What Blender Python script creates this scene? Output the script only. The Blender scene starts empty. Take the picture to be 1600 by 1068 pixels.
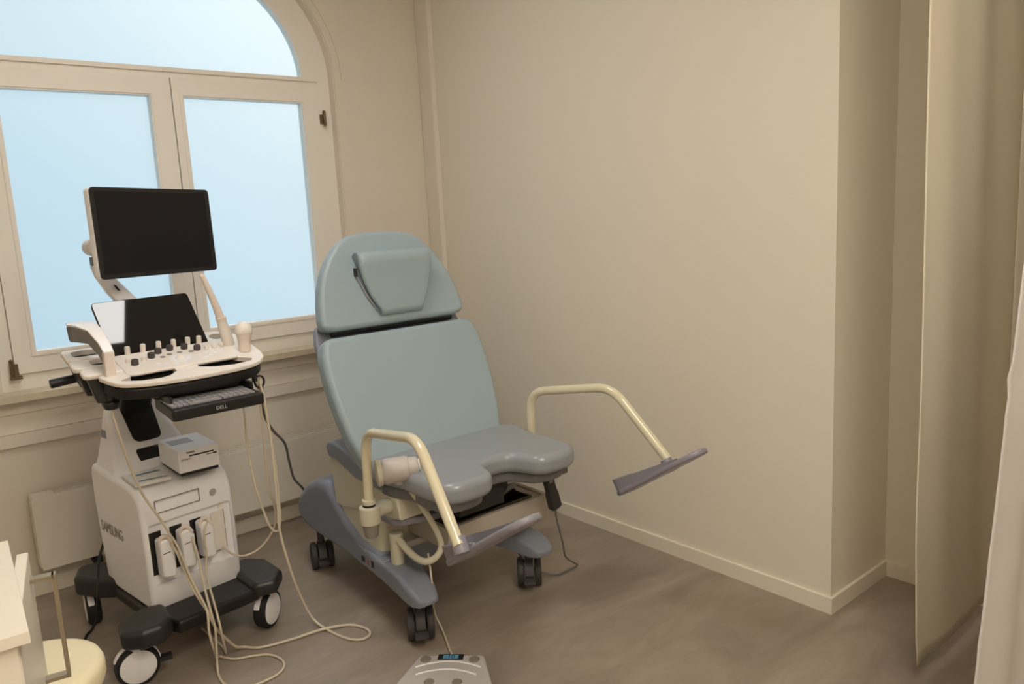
import bpy, bmesh, math, random
from mathutils import Vector, Matrix
random.seed(4)
PI = math.pi
SC = bpy.context.scene
COL = SC.collection

# ------------------------------------------------------------------ camera
cd = bpy.data.cameras.new('camera'); cam = bpy.data.objects.new('camera', cd); COL.objects.link(cam)
cam.matrix_world = Matrix.Translation((0, 0, 1.6)) @ Matrix(
    ((0.763334, 0.144397, -0.629659), (-0.643946, 0.092332, -0.759479), (-0.051529, 0.985203, 0.163464))).to_4x4()
cd.sensor_fit = 'HORIZONTAL'; cd.sensor_width = 36; cd.lens = 36 * 1215.9 / 1600
cd.clip_start = 0.02
SC.camera = cam

# ------------------------------------------------------------------ world: overcast sky, brightest towards the right
W = bpy.data.worlds.new('sky'); SC.world = W; W.use_nodes = True
nt = W.node_tree; nt.nodes.clear()
wo = nt.nodes.new('ShaderNodeOutputWorld'); bg = nt.nodes.new('ShaderNodeBackground')
tc = nt.nodes.new('ShaderNodeTexCoord'); dp = nt.nodes.new('ShaderNodeVectorMath'); dp.operation = 'DOT_PRODUCT'
dp.inputs[1].default_value = (0.66, 0.0, 0.75)
rp = nt.nodes.new('ShaderNodeValToRGB')
rp.color_ramp.elements[0].position = 0.0; rp.color_ramp.elements[0].color = (0.44, 0.60, 0.72, 1)
rp.color_ramp.elements[1].position = 1.0; rp.color_ramp.elements[1].color = (2.4, 2.6, 2.75, 1)
for p, c in ((0.16, (0.54, 0.69, 0.78, 1)), (0.32, (0.72, 0.82, 0.88, 1)), (0.48, (1.05, 1.09, 1.10, 1))):
    e = rp.color_ramp.elements.new(p); e.color = c
nt.links.new(tc.outputs['Generated'], dp.inputs[0]); nt.links.new(dp.outputs['Value'], rp.inputs['Fac'])
nt.links.new(rp.outputs['Color'], bg.inputs['Color']); bg.inputs['Strength'].default_value = 1.06
nt.links.new(bg.outputs['Background'], wo.inputs['Surface'])

# ------------------------------------------------------------------ colour management
vs = SC.view_settings
SC.display_settings.display_device = 'sRGB'
vs.view_transform = 'Standard'; vs.look = 'None'; vs.gamma = 1; vs.use_curve_mapping = False
vs.exposure = 0.0
SC.cycles.use_denoising = True
SC.cycles.max_bounces = 10; SC.cycles.diffuse_bounces = 6
LAMP_MAIN = 15.0     # radiance of the ceiling panels
LAMP_COL = (1.0, 0.965, 0.93)     # panel by the window, neutral white
FILL_COL = (1.0, 0.90, 0.75)      # warmer tint of the added fill panels further back

# ------------------------------------------------------------------ materials
def lin(c):
    return tuple((v / 12.92 if v <= 0.04045 else ((v + 0.055) / 1.055) ** 2.4) for v in (x / 255 for x in c))
def mat(name, rgb, rough=0.5, metal=0.0, bump=0.0, bscale=200.0, var=0.0, vscale=6.0, spec=0.5, coat=0.0, trans=0.0):
    m = bpy.data.materials.new(name); m.use_nodes = True
    n = m.node_tree.nodes; l = m.node_tree.links; b = n['Principled BSDF']
    c = lin(rgb)
    b.inputs['Base Color'].default_value = (*c, 1); b.inputs['Roughness'].default_value = rough
    b.inputs['Metallic'].default_value = metal; b.inputs['Specular IOR Level'].default_value = spec
    if coat: b.inputs['Coat Weight'].default_value = coat; b.inputs['Coat Roughness'].default_value = 0.12
    t = n.new('ShaderNodeTexCoord')
    nz = n.new('ShaderNodeTexNoise'); nz.inputs['Scale'].default_value = vscale; nz.inputs['Detail'].default_value = 4
    l.new(t.outputs['Object'], nz.inputs['Vector'])
    if var:
        r = n.new('ShaderNodeValToRGB')
        r.color_ramp.elements[0].position = 0.3; r.color_ramp.elements[1].position = 0.7
        r.color_ramp.elements[0].color = (*[v * (1 - var) for v in c], 1)
        r.color_ramp.elements[1].color = (*[min(1, v * (1 + var)) for v in c], 1)
        l.new(nz.outputs['Fac'], r.inputs['Fac']); l.new(r.outputs['Color'], b.inputs['Base Color'])
    if bump:
        n2 = n.new('ShaderNodeTexNoise'); n2.inputs['Scale'].default_value = bscale; n2.inputs['Detail'].default_value = 2
        l.new(t.outputs['Object'], n2.inputs['Vector'])
        bp = n.new('ShaderNodeBump'); bp.inputs['Strength'].default_value = bump; bp.inputs['Distance'].default_value = 0.002
        l.new(n2.outputs['Fac'], bp.inputs['Height']); l.new(bp.outputs['Normal'], b.inputs['Normal'])
    if trans:
        o = n['Material Output']; tb = n.new('ShaderNodeBsdfTranslucent'); tb.inputs['Color'].default_value = (*c, 1)
        mx = n.new('ShaderNodeMixShader'); mx.inputs['Fac'].default_value = trans
        l.new(b.outputs['BSDF'], mx.inputs[1]); l.new(tb.outputs['BSDF'], mx.inputs[2]); l.new(mx.outputs['Shader'], o.inputs['Surface'])
    return m

M_WALL = mat('wall_paint', (226, 218, 203), 0.75, bump=0.12, bscale=90, var=0.012, vscale=1.5)
M_WALL_W = mat('window_wall_paint', (224, 216, 203), 0.72, bump=0.15, bscale=60, var=0.015, vscale=1.5)
M_CEIL = mat('ceiling_paint', (232, 228, 220), 0.85, bump=0.1, bscale=80)
M_TRIM = mat('baseboard_paint', (228, 221, 206), 0.4, var=0.01)
M_FRAME = mat('window_paint', (240, 235, 227), 0.38, var=0.012, vscale=3)
M_PIPE = mat('pipe_paint', (222, 208, 176), 0.5)
M_RAD = mat('radiator_enamel', (224, 218, 205), 0.42, bump=0.1, bscale=40)
M_WHITE = mat('white_plastic', (241, 241, 246), 0.38, var=0.01, bump=0.04, bscale=500)
M_WHITE2 = mat('warm_white_plastic', (236, 230, 224), 0.42)
M_PROBE = mat('probe_plastic', (228, 217, 208), 0.5)
M_GREY = mat('grey_plastic', (140, 134, 130), 0.45)
M_SCOOP = mat('scoop_grey_plastic', (128, 126, 128), .45)
M_PAN = mat('slate_grey_plastic', (112, 112, 116), 0.5)
M_LGREY = mat('light_grey_plastic', (178, 176, 174), 0.45)
M_BLACK = mat('black_plastic', (24, 22, 23), 0.42, bump=0.08, bscale=400)
M_DARK = mat('charcoal_plastic', (40, 39, 40), 0.38, bump=0.08, bscale=400)
M_RUB = mat('black_rubber', (26, 24, 24), 0.7)
M_SCREEN = mat('screen_glass', (28, 26, 28), 0.4, spec=0.2)
M_TOUCH = mat('touch_glass', (12, 11, 12), 0.03, spec=0.6)
M_KNOBD = mat('dark_knob', (70, 66, 66), 0.5)
M_KEYS = mat('key_grey', (158, 157, 160), 0.5, bump=0.3, bscale=120)
M_CABLE = mat('cable_cream', (208, 197, 178), 0.5)
M_CABLED = mat('cable_dark', (28, 26, 28), 0.5)
M_CABLEG = mat('cable_grey', (110, 108, 110), 0.5)
M_INK = mat('print_grey', (120, 112, 106), 0.6)
M_BRAND = mat('brand_grey', (150, 144, 138), .5)
M_INKD = mat('print_dark', (52, 46, 44), 0.6)
M_INKW = mat('print_light', (200, 196, 194), 0.6)
M_LENS = mat('warm_grey_plastic', (192, 186, 182), .42)
M_PAPER = mat('paper', (226, 226, 224), 0.7)
M_BLUEINK = mat('blue_print', (92, 116, 140), 0.7)
M_PAPERG = mat('label_grey', (140, 142, 156), 0.6)
M_VINYL = mat('blue_vinyl', (154, 172, 181), 0.42, bump=0.06, bscale=700, var=0.012, vscale=3)
M_SEATV = mat('slate_vinyl', (148, 153, 160), 0.24, bump=0.05, bscale=700, var=0.012, vscale=3)
M_BASE = mat('slate_blue_plastic', (130, 136, 150), 0.33, bump=0.05, bscale=500)
M_CREAM = mat('cream_plastic', (206, 203, 184), 0.4, bump=0.03, bscale=400)
M_CREAMM = mat('cream_lacquer', (220, 213, 186), 0.16, coat=0.6)
M_FOOT = mat('mauve_grey_plastic', (140, 138, 150), 0.32, bump=0.05, bscale=400)
M_BEIGE = mat('beige_plastic', (176, 170, 160), 0.45)
M_STEEL = mat('brushed_steel', (120, 108, 92), 0.25, metal=1.0, var=0.1, vscale=20)
M_ALU = mat('brushed_aluminium', (190, 180, 160), 0.32, metal=1.0)
M_BRASS = mat('worn_hinge_metal', (120, 104, 78), 0.45, metal=0.8)
M_CASTW = mat('castor_rubber', (56, 52, 53), .6)
M_CAST = mat('castor_grey', (74, 71, 74), 0.5)
M_LAQ = mat('white_lacquer', (236, 230, 218), 0.3)
M_STOOL = mat('cream_upholstery', (240, 230, 196), 0.5, bump=0.05, bscale=600)
M_CURT = mat('beige_curtain_cloth', (238, 231, 212), 0.85, bump=0.2, bscale=500, var=0.015, vscale=2, trans=0.2)
M_CURT2 = mat('white_curtain_cloth', (212, 208, 208), 0.85, bump=0.25, bscale=400, var=0.03, vscale=5, trans=0.1)
M_PEDAL = mat('pedal_plastic', (186, 182, 178), 0.25)
M_PEDB = mat('pedal_button', (128, 118, 106), 0.55)

# marble window sill
M_SILL = mat('marble_sill', (206, 194, 172), 0.35, var=0.10, vscale=9)
# shade inside the radiator grille, put in as a dark colour
M_SLOT_SHADE = mat('slot_shade', (60, 54, 48), 0.8)

def floor_material():
    m = bpy.data.materials.new('stone_vinyl'); m.use_nodes = True
    n = m.node_tree.nodes; l = m.node_tree.links; b = n['Principled BSDF']
    t = n.new('ShaderNodeTexCoord')
    mp = n.new('ShaderNodeMapping'); mp.inputs['Rotation'].default_value = (0, 0, math.radians(40)); mp.inputs['Scale'].default_value = (0.9, 2.6, 1)
    l.new(t.outputs['Object'], mp.inputs['Vector'])
    a = n.new('ShaderNodeTexNoise'); a.inputs['Scale'].default_value = 1.6; a.inputs['Detail'].default_value = 7; a.inputs['Roughness'].default_value = 0.6
    a.inputs['Distortion'].default_value = 0.8; l.new(mp.outputs['Vector'], a.inputs['Vector'])
    r = n.new('ShaderNodeValToRGB')
    r.color_ramp.elements[0].position = 0.30; r.color_ramp.elements[0].color = (*lin((132, 120, 109)), 1)
    r.color_ramp.elements[1].position = 0.72; r.color_ramp.elements[1].color = (*lin((164, 151, 137)), 1)
    l.new(a.outputs['Fac'], r.inputs['Fac'])
    # thin darker veins
    v = n.new('ShaderNodeTexNoise'); v.inputs['Scale'].default_value = 1.1; v.inputs['Detail'].default_value = 9; v.inputs['Distortion'].default_value = 1.6
    l.new(mp.outputs['Vector'], v.inputs['Vector'])
    s = n.new('ShaderNodeMath'); s.operation = 'SUBTRACT'; s.inputs[1].default_value = 0.5; l.new(v.outputs['Fac'], s.inputs[0])
    ab = n.new('ShaderNodeMath'); ab.operation = 'ABSOLUTE'; l.new(s.outputs[0], ab.inputs[0])
    r2 = n.new('ShaderNodeValToRGB'); r2.color_ramp.elements[0].position = 0.0; r2.color_ramp.elements[0].color = (0.86, 0.86, 0.86, 1)
    r2.color_ramp.elements[1].position = 0.02; r2.color_ramp.elements[1].color = (1, 1, 1, 1); l.new(ab.outputs[0], r2.inputs['Fac'])
    mx = n.new('ShaderNodeMix'); mx.data_type = 'RGBA'; mx.blend_type = 'MULTIPLY'; mx.inputs['Factor'].default_value = 0.45
    l.new(r.outputs['Color'], mx.inputs['A']); l.new(r2.outputs['Color'], mx.inputs['B'])
    l.new(mx.outputs['Result'], b.inputs['Base Color'])
    b.inputs['Roughness'].default_value = 0.42
    bp = n.new('ShaderNodeBump'); bp.inputs['Strength'].default_value = 0.03; bp.inputs['Distance'].default_value = 0.002
    l.new(a.outputs['Fac'], bp.inputs['Height']); l.new(bp.outputs['Normal'], b.inputs['Normal'])
    return m
M_FLOOR = floor_material()

def frosted_glass():
    m = bpy.data.materials.new('frosted_glass'); m.use_nodes = True
    n = m.node_tree.nodes; l = m.node_tree.links
    n.remove(n['Principled BSDF'])
    rf = n.new('ShaderNodeBsdfRefraction'); rf.inputs['Roughness'].default_value = 0.34; rf.inputs['IOR'].default_value = 1.02
    rf.inputs['Color'].default_value = (0.97, 1.0, 1.0, 1)
    tl = n.new('ShaderNodeBsdfTranslucent'); tl.inputs['Color'].default_value = (0.93, 0.98, 1.0, 1)
    mx = n.new('ShaderNodeMixShader'); mx.inputs['Fac'].default_value = 0.12
    l.new(rf.outputs['BSDF'], mx.inputs[1]); l.new(tl.outputs['BSDF'], mx.inputs[2]); l.new(mx.outputs['Shader'], n['Material Output'].inputs['Surface'])
    return m
M_GLASS = frosted_glass()

def emit(name, rgb, strength):
    m = bpy.data.materials.new(name); m.use_nodes = True
    n = m.node_tree.nodes; n.remove(n['Principled BSDF'])
    e = n.new('ShaderNodeEmission'); e.inputs['Color'].default_value = (*rgb, 1); e.inputs['Strength'].default_value = strength
    m.node_tree.links.new(e.outputs['Emission'], n['Material Output'].inputs['Surface'])
    return m
M_LAMP = emit('lamp_diffuser', LAMP_COL, LAMP_MAIN)
M_FILL = emit('warm_fill_emission', FILL_COL, LAMP_MAIN)
M_LCD = emit('lcd_backlight', lin((92, 138, 150)), 0.6)

# ------------------------------------------------------------------ mesh helpers (everything is drawn in room coordinates)
def V(*a): return Vector(a if len(a) > 1 else a[0])
def frame_from(axis):
    a = V(*axis).normalized(); u = a.cross(Vector((0, 0, 1)))
    if u.length < 1e-4: u = Vector((1, 0, 0))
    u.normalize(); return u, a.cross(u).normalized(), a

class B:
    """collects shapes into one mesh"""
    def __init__(s): s.bm = bmesh.new()
    def _bevel(s, geom_faces, w, seg, ang=0.5):
        if not w: return
        es = set()
        for f in geom_faces:
            for e in f.edges:
                if len(e.link_faces) == 2 and e.calc_face_angle(0) > ang: es.add(e)
        bmesh.ops.bevel(s.bm, geom=list(es), offset=w, segments=seg, profile=0.5, affect='EDGES', clamp_overlap=True)
    def box(s, c, size, rot=None, bevel=0.0, seg=2):
        x, y, z = (v / 2 for v in size); R = rot or Matrix.Identity(3)
        vs_ = [s.bm.verts.new(V(*c) + R @ Vector((sx * x, sy * y, sz * z))) for sz in (-1, 1) for sx, sy in ((-1, -1), (1, -1), (1, 1), (-1, 1))]
        fs = [s.bm.faces.new([vs_[i] for i in q]) for q in ((3, 2, 1, 0), (4, 5, 6, 7), (0, 1, 5, 4), (1, 2, 6, 5), (2, 3, 7, 6), (3, 0, 4, 7))]
        s._bevel(fs, bevel, seg); return s
    def span(s, x0, x1, y0, y1, z0, z1, bevel=0.0, seg=2):
        return s.box(((x0 + x1) / 2, (y0 + y1) / 2, (z0 + z1) / 2), (abs(x1 - x0), abs(y1 - y0), abs(z1 - z0)), None, bevel, seg)
    def prism(s, pts, off, bevel=0.0, seg=3):
        """closed planar outline swept along the vector off"""
        off = V(*off); a = [s.bm.verts.new(V(*p)) for p in pts]; b = [s.bm.verts.new(V(*p) + off) for p in pts]
        n = len(pts); fs = []
        f0 = s.bm.faces.new(a); f1 = s.bm.faces.new(b[::-1]); fs += [f0, f1]
        for i in range(n): fs.append(s.bm.faces.new((a[i], b[i], b[(i + 1) % n], a[(i + 1) % n])))
        bmesh.ops.recalc_face_normals(s.bm, faces=fs)
        if bevel:
            rim = list(f0.edges) + list(f1.edges)
            bmesh.ops.bevel(s.bm, geom=rim, offset=bevel, segments=seg, profile=0.5, affect='EDGES', clamp_overlap=True)
        return s
    def loft(s, rings, cap=True):
        R = [[s.bm.verts.new(V(*p)) for p in r] for r in rings]; n = len(R[0]); fs = []
        for a, b in zip(R, R[1:]):
            for i in range(n): fs.append(s.bm.faces.new((a[i], a[(i + 1) % n], b[(i + 1) % n], b[i])))
        if cap: fs.append(s.bm.faces.new(R[0][::-1])); fs.append(s.bm.faces.new(R[-1]))
        bmesh.ops.recalc_face_normals(s.bm, faces=fs); return s
    def lathe(s, prof, o, axis=(0, 0, 1), seg=32):
        u, v, a = frame_from(axis); o = V(*o)
        rings = [[o + a * z + (u * math.cos(2 * PI * k / seg) + v * math.sin(2 * PI * k / seg)) * max(r, 1e-4) for k in range(seg)] for r, z in prof]
        return s.loft(rings)
    def cyl(s, p0, p1, r0, r1=None, seg=24, bev=0.0):
        p0, p1 = V(*p0), V(*p1); r1 = r0 if r1 is None else r1; L = (p1 - p0).length
        if bev: prof = [(r0 - bev, 0), (r0 - bev * .3, bev * .3), (r0, bev), (r1, L - bev), (r1 - bev * .3, L - bev * .3), (r1 - bev, L)]
        else: prof = [(r0, 0), (r1, L)]
        return s.lathe(prof, p0, p1 - p0, seg)
    def tube(s, pts, r, seg=12, sub=10, smooth=True, radii=None):
        P = [V(*p) for p in pts]
        if smooth:
            Q = []; E = [P[0] * 2 - P[1]] + P + [P[-1] * 2 - P[-2]]
            for i in range(len(P) - 1):
                p0, p1, p2, p3 = E[i:i + 4]
                for k in range(sub):
                    t = k / sub
                    Q.append(0.5 * ((2 * p1) + (p2 - p0) * t + (2 * p0 - 5 * p1 + 4 * p2 - p3) * t * t + (3 * p1 - p0 - 3 * p2 + p3) * t ** 3))
            Q.append(P[-1]); P = Q
        d0 = (P[1] - P[0]).normalized(); u = d0.cross(Vector((0.3, 0.2, 0.93))).normalized(); rings = []
        for i, p in enumerate(P):
            d = (P[min(i + 1, len(P) - 1)] - P[max(i - 1, 0)]).normalized()
            u = (u - d * u.dot(d)).normalized(); v = d.cross(u)
            rr = r if radii is None else radii[0] + (radii[1] - radii[0]) * i / (len(P) - 1)
            rings.append([p + (u * math.cos(2 * PI * k / seg) + v * math.sin(2 * PI * k / seg)) * rr for k in range(seg)])
        return s.loft(rings)
    def ball(s, c, r, sx=1, sy=1, sz=1, seg=24):
        n0 = len(s.bm.verts)
        bmesh.ops.create_uvsphere(s.bm, u_segments=seg, v_segments=seg // 2, radius=r, matrix=Matrix.Translation(V(*c)) @ Matrix.Diagonal((sx, sy, sz, 1)))
        return s

def fillet(pts, r, seg=6):
    """round the corners of a closed outline; r is one radius or one per corner"""
    out = []; n = len(pts)
    for i in range(n):
        p = V(*pts[i]); a = V(*pts[i - 1]); b = V(*pts[(i + 1) % n]); rr = r[i] if isinstance(r, (list, tuple)) else r
        if rr <= 0: out.append(p); continue
        da, db = a - p, b - p; la, lb = da.length, db.length; da.normalize(); db.normalize()
        ang = da.angle(db); d = min(rr / math.tan(ang / 2), la * .49, lb * .49)
        q0, q1 = p + da * d, p + db * d
        for k in range(seg + 1):
            t = k / seg; out.append(q0 * (1 - t) ** 2 + p * 2 * t * (1 - t) + q1 * t * t)
    return out
def smooth_loop(pts, sub=6):
    P = [V(*p) for p in pts]; n = len(P); out = []
    for i in range(n):
        p0, p1, p2, p3 = P[i - 1], P[i], P[(i + 1) % n], P[(i + 2) % n]
        for k in range(sub):
            t = k / sub
            out.append(0.5 * ((2 * p1) + (p2 - p0) * t + (2 * p0 - 5 * p1 + 4 * p2 - p3) * t * t + (3 * p1 - p0 - 3 * p2 + p3) * t ** 3))
    return out
def rot_z(a): return Matrix.Rotation(a, 3, 'Z')

def even(o):
    w = o.modifiers.new('even_normals', 'WEIGHTED_NORMAL'); w.weight = 100; w.keep_sharp = True
def root_of(o):
    while o.parent: o = o.parent
    return o
def obj(name, b, m, parent=None, smooth=True, ang=0.6):
    me = bpy.data.meshes.new(name); bm = b.bm
    if parent is not None:
        r = root_of(parent)
        bm.transform((Matrix.Translation(r.location) @ r.rotation_euler.to_matrix().to_4x4()).inverted())
    bmesh.ops.recalc_face_normals(bm, faces=bm.faces[:])
    bm.to_mesh(me); bm.free()
    if smooth:
        for p in me.polygons: p.use_smooth = True
        me.set_sharp_from_angle(angle=ang)
    me.materials.append(m)
    o = bpy.data.objects.new(name, me); COL.objects.link(o)
    if parent is not None: o.parent = parent
    if smooth: even(o)
    return o
def thing(name, label, cat, loc=(0, 0, 0), group=None):
    o = bpy.data.objects.new(name, None); COL.objects.link(o); o.empty_display_size = 0.1; o.location = loc
    o['label'] = label; o['category'] = cat
    if group: o['group'] = group
    return o
def tag(o, label, cat, group=None):
    o['label'] = label; o['category'] = cat
    if group: o['group'] = group
    return o
def struct(name, b, m, parent=None, label=None, cat=None, smooth=False):
    o = obj(name, b, m, parent, smooth=smooth)
    if parent is None:
        o['kind'] = 'structure'
        if label: o['label'] = label
        if cat: o['category'] = cat
    return o
def text(name, s, size, pos, right, up, m, parent, thick=0.0006, stretch=1.0, center=True):
    """raised lettering lying in the plane spanned by right and up"""
    c = bpy.data.curves.new(name, 'FONT'); c.body = s; c.size = size; c.extrude = thick
    if center: c.align_x = 'CENTER'; c.align_y = 'CENTER'
    t = bpy.data.objects.new(name, c); COL.objects.link(t)
    bpy.context.view_layer.update()
    me = bpy.data.meshes.new_from_object(t.evaluated_get(bpy.context.evaluated_depsgraph_get()))
    bpy.data.objects.remove(t); bpy.data.curves.remove(c)
    x = V(*right).normalized(); z = x.cross(V(*up)).normalized(); y = z.cross(x)
    T = Matrix((x * stretch, y, z)).transposed().to_4x4(); T.translation = V(*pos)
    r = root_of(parent); me.transform((Matrix.Translation(r.location)).inverted() @ T)
    me.materials.clear(); me.materials.append(m); me.name = name
    o = bpy.data.objects.new(name, me); COL.objects.link(o); o.parent = parent
    return o

# ================================================================== ROOM
YW = 3.97; XR = 2.707; CEIL = 3.2
XN = 3.165; YP = 1.409; XL = -1.3; YB = -2.2
struct('floor', B().span(XL - .2, XN + .2, YB - .2, YW + .3, -0.1, 0), M_FLOOR, label='grey brown stone-look vinyl floor', cat='floor')
struct('ceiling', B().span(XL - .2, XN + .2, YB - .2, YW + .3, CEIL, CEIL + .1), M_CEIL, label='plain white ceiling', cat='ceiling')
struct('wall_right', B().span(XR, XN + .2, YP, YW + .3, 0, CEIL), M_WALL, label='plain off-white wall behind the chair ending in a corner', cat='wall')
struct('wall_niche', B().span(XN, XN + .2, YB - .2, YP, 0, CEIL), M_WALL, label='set-back off-white wall behind the curtains', cat='wall')
struct('wall_left', B().span(XL - .2, XL, YB - .2, YW + .3, 0, CEIL), M_WALL, label='off-white wall on the left', cat='wall')
struct('wall_back', B().span(XL, XN, YB - .2, YB, 0, CEIL), M_WALL, label='off-white wall opposite the window', cat='wall')

# window wall with an arched opening
OX0, OX1, OZ0, OZS = 0.41, 2.125, 0.93, 2.367
CXW = (OX0 + OX1) / 2; OA = (OX1 - OX0) / 2; OBH = 0.70
def arch(a, bh, y, n=40, z0=OZS):
    return [(CXW + a * math.cos(PI * k / n), y, z0 + bh * math.sin(PI * k / n)) for k in range(n + 1)]
ww = B(); T = 0.30
ww.span(XL, OX0, YW, YW + T, 0, CEIL); ww.span(OX1, XR, YW, YW + T, 0, CEIL); ww.span(OX0, OX1, YW, YW + T, 0, OZ0 - .03)
ar = arch(OA, OBH, YW)
ww.prism([(OX1, YW, CEIL)] + ar + [(OX0, YW, CEIL)], (0, T, 0))
struct('wall_window', ww, M_WALL_W, label='cream wall around the arched window', cat='wall')

# ---- window
win = bpy.data.objects.new('window_1', None); COL.objects.link(win); win['kind'] = 'structure'
win['label'] = 'arched white window with two frosted casements and a fanlight'; win['category'] = 'window'
fr = B()
YF = 4.025
GA, GB = 0.712, 0.575     # half width and rise of the fanlight glass
o1 = arch(OA, OBH, YF); i1 = arch(GA, GB, YF)
for k in range(len(o1) - 1):
    q = [o1[k], o1[k + 1], i1[k + 1], i1[k]]; fr.prism(q, (0, 0.07, 0))
fr.span(OX0, 0.47, YF, YF + .07, OZ0, OZS); fr.span(2.062, OX1, YF, YF + .07, OZ0, OZS)
fr.span(0.47, 2.062, YF, YF + .07, OZ0, 1.004); fr.span(0.47, 2.062, YF, YF + .07, 2.325, OZS)
obj('window_frame', fr, M_FRAME, win, smooth=False)
# thin bead round the fanlight glass and the transom profile
bd = B()
o2 = arch(GA + .004, GB + .004, YF - .006); i2 = arch(GA - .012, GB - .012, YF - .006)
for k in range(len(o2) - 1): bd.prism([o2[k], o2[k + 1], i2[k + 1], i2[k]], (0, 0.03, 0))
bd.span(OX0 + .07, OX1 - .07, YF - .012, YF + .01, 2.352, 2.372, .004)
obj('fanlight_bead', bd, M_FRAME, win, smooth=False)
# moulded arch on the wall face
mo = B()
for a0, a1, b0, b1, yy, th in ((OA + .005, OA + .035, OBH + .005, OBH + .03, YW - .008, .010), (OA + .05, OA + .075, OBH + .04, OBH + .06, YW - .005, .007)):
    o3 = arch(a1, b1, yy); i3 = arch(a0, b0, yy)
    for k in range(len(o3) - 1): mo.prism([o3[k], o3[k + 1], i3[k + 1], i3[k]], (0, th, 0))
for d0, d1, yy, th in ((.005, .035, YW - .008, .010), (.05, .075, YW - .005, .007)):
    if d0 < .04: mo.span(OX1 + d0, OX1 + d1, yy, yy + th, .94, OZS); mo.span(OX0 - d1, OX0 - d0, yy, yy + th, .94, OZS)
obj('arch_moulding', mo, M_WALL_W, win, smooth=False)
gp = B(); gp.prism(arch(GA + .01, GB + .01, YF + .035) , (0, .006, 0)); obj('fanlight_pane', gp, M_GLASS, win, smooth=False)
def casement(x0, x1, gx0, gx1, hinge_x):
    z0, z1, g0, g1 = 1.008, 2.322, 1.10, 2.236
    yf = YF - .016
    c = B()
    for a in ((x0, gx0, z0, z1), (gx1, x1, z0, z1), (gx0, gx1, z0, g0), (gx0, gx1, g1, z1)):
        c.span(a[0], a[1], yf, yf + .055, a[2], a[3])
    f = obj('casement', c, M_FRAME, win, smooth=False)
    b = B(); w = .014
    for a in ((gx0 - .02, gx0 - .02 + w, g0 - .02, g1 + .02), (gx1 + .006, gx1 + .02, g0 - .02, g1 + .02), (gx0 - .006, gx1 + .006, g0 - .02, g0 - .006), (gx0 - .006, gx1 + .006, g1 + .006, g1 + .02)):
        b.span(a[0], a[1], yf - .005, yf + .01, a[2], a[3], .003)
    obj('glazing_bead', b, M_FRAME, f, smooth=False)
    g = B(); g.span(gx0 - .005, gx1 + .005, yf + .03, yf + .036, g0 - .005, g1 + .005); obj('pane', g, M_GLASS, f, smooth=False)
    h = B(); s = -1 if hinge_x < CXW else 1
    for zz in ((1.03,) if s < 0 else (2.155,)):
        h.cyl((hinge_x, yf - .008, zz - .035), (hinge_x, yf - .008, zz + .035), .008, seg=12)
        h.box((hinge_x - s * .014, yf - .003, zz), (.022, .008, .05)); h.ball((hinge_x, yf - .008, zz + .04), .009, seg=10)
        if s < 0: h.box((hinge_x + .012, yf - .012, zz - .035), (.045, .02, .014), None, .003)
    obj('hinge', h, M_BRASS, f)
casement(0.472, 1.276, 0.562, 1.178, 0.458)
casement(1.281, 2.060, 1.334, 1.950, 2.072)
sl = B(); sl.span(OX0 - .04, OX1 + .04, 3.895, YF + .02, .904, .934, .005); struct('window_sill', sl, M_SILL, win)
# stepped wooden apron under the sill
ap = B(); ap.span(OX0 - .30, OX1 + .06, 3.958, YW, .842, .903, .004); ap.span(OX0 - .30, OX1 + .06, 3.962, YW, .757, .84, .004); ap.span(OX0 - .30, OX1 + .06, 3.948, YW, .700, .755, .008)
struct('trim_1', ap, M_WALL_W, label='stepped painted apron under the window sill', cat='trim')

# ---- baseboards
def baseboard(name, pts, m=M_TRIM, h=0.066, t=0.013):
    b = B()
    for (x0, y0, x1, y1, nx, ny) in pts:
        if nx: b.span(x0, x0 + nx * t, y0, y1, 0, h, .003)
        else: b.span(x0, x1, y0, y0 + ny * t, 0, h, .003)
    return struct(name, b, m, label='low off-white skirting board', cat='baseboard')
baseboard('baseboard_right', [(XR, YP - .013, XR, YW, -1, 0)])['label'] = 'off-white skirting along the long right wall'
baseboard('baseboard_pier', [(XR, YP, XN, YP, 0, -1)])['label'] = 'short skirting on the wall corner return'
baseboard('baseboard_niche', [(XN, YB, XN, YP - .013, -1, 0)])['label'] = 'skirting running behind the curtains'
baseboard('baseboard_window', [(XL, YW, XR - .013, YW, 0, -1)], h=.075)['label'] = 'skirting under the radiator'

# ---- shallow rounded boxing in the corner
pp = B(); pp.prism(fillet([(XR, YW - .004, 0), (XR - .022, YW - .004, 0), (XR - .022, YW - .125, 0), (XR, YW - .135, 0)], [0, 0, .016, 0], 6), (0, 0, CEIL))
struct('trim_2', pp, M_WALL_W, label='narrow rounded boxing running up the room corner', cat='trim', smooth=True)

# ---- radiator
rad = thing('radiator', 'long flat white panel radiator below the window', 'radiator', (1.2, 3.9, 0))
RX0, RX1 = 0.44, 2.15
rb = B(); rb.span(RX0, RX1, 3.85, 3.862, .148, .472, .004); obj('front_panel', rb, M_RAD, rad)
rb = B(); rb.span(RX0, RX1, 3.925, 3.935, .155, .470, .003); obj('rear_panel', rb, M_RAD, rad)
rb = B(); rb.span(RX0, RX0 + .085, 3.852, 3.935, .462, .482, .003); rb.span(RX1 - .085, RX1, 3.852, 3.935, .462, .482, .003)
for y0, y1 in ((3.852, 3.861), (3.888, 3.897), (3.926, 3.935)): rb.span(RX0 + .085, RX1 - .085, y0, y1, .466, .482, .003)
obj('top_grille', rb, M_RAD, rad)
rb = B(); rb.span(RX0 + .08, RX1 - .08, 3.8625, 3.9245, .20, .460); obj('convector_fins', rb, M_SLOT_SHADE, rad)  # fins coloured dark so the slots read as shaded
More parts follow.
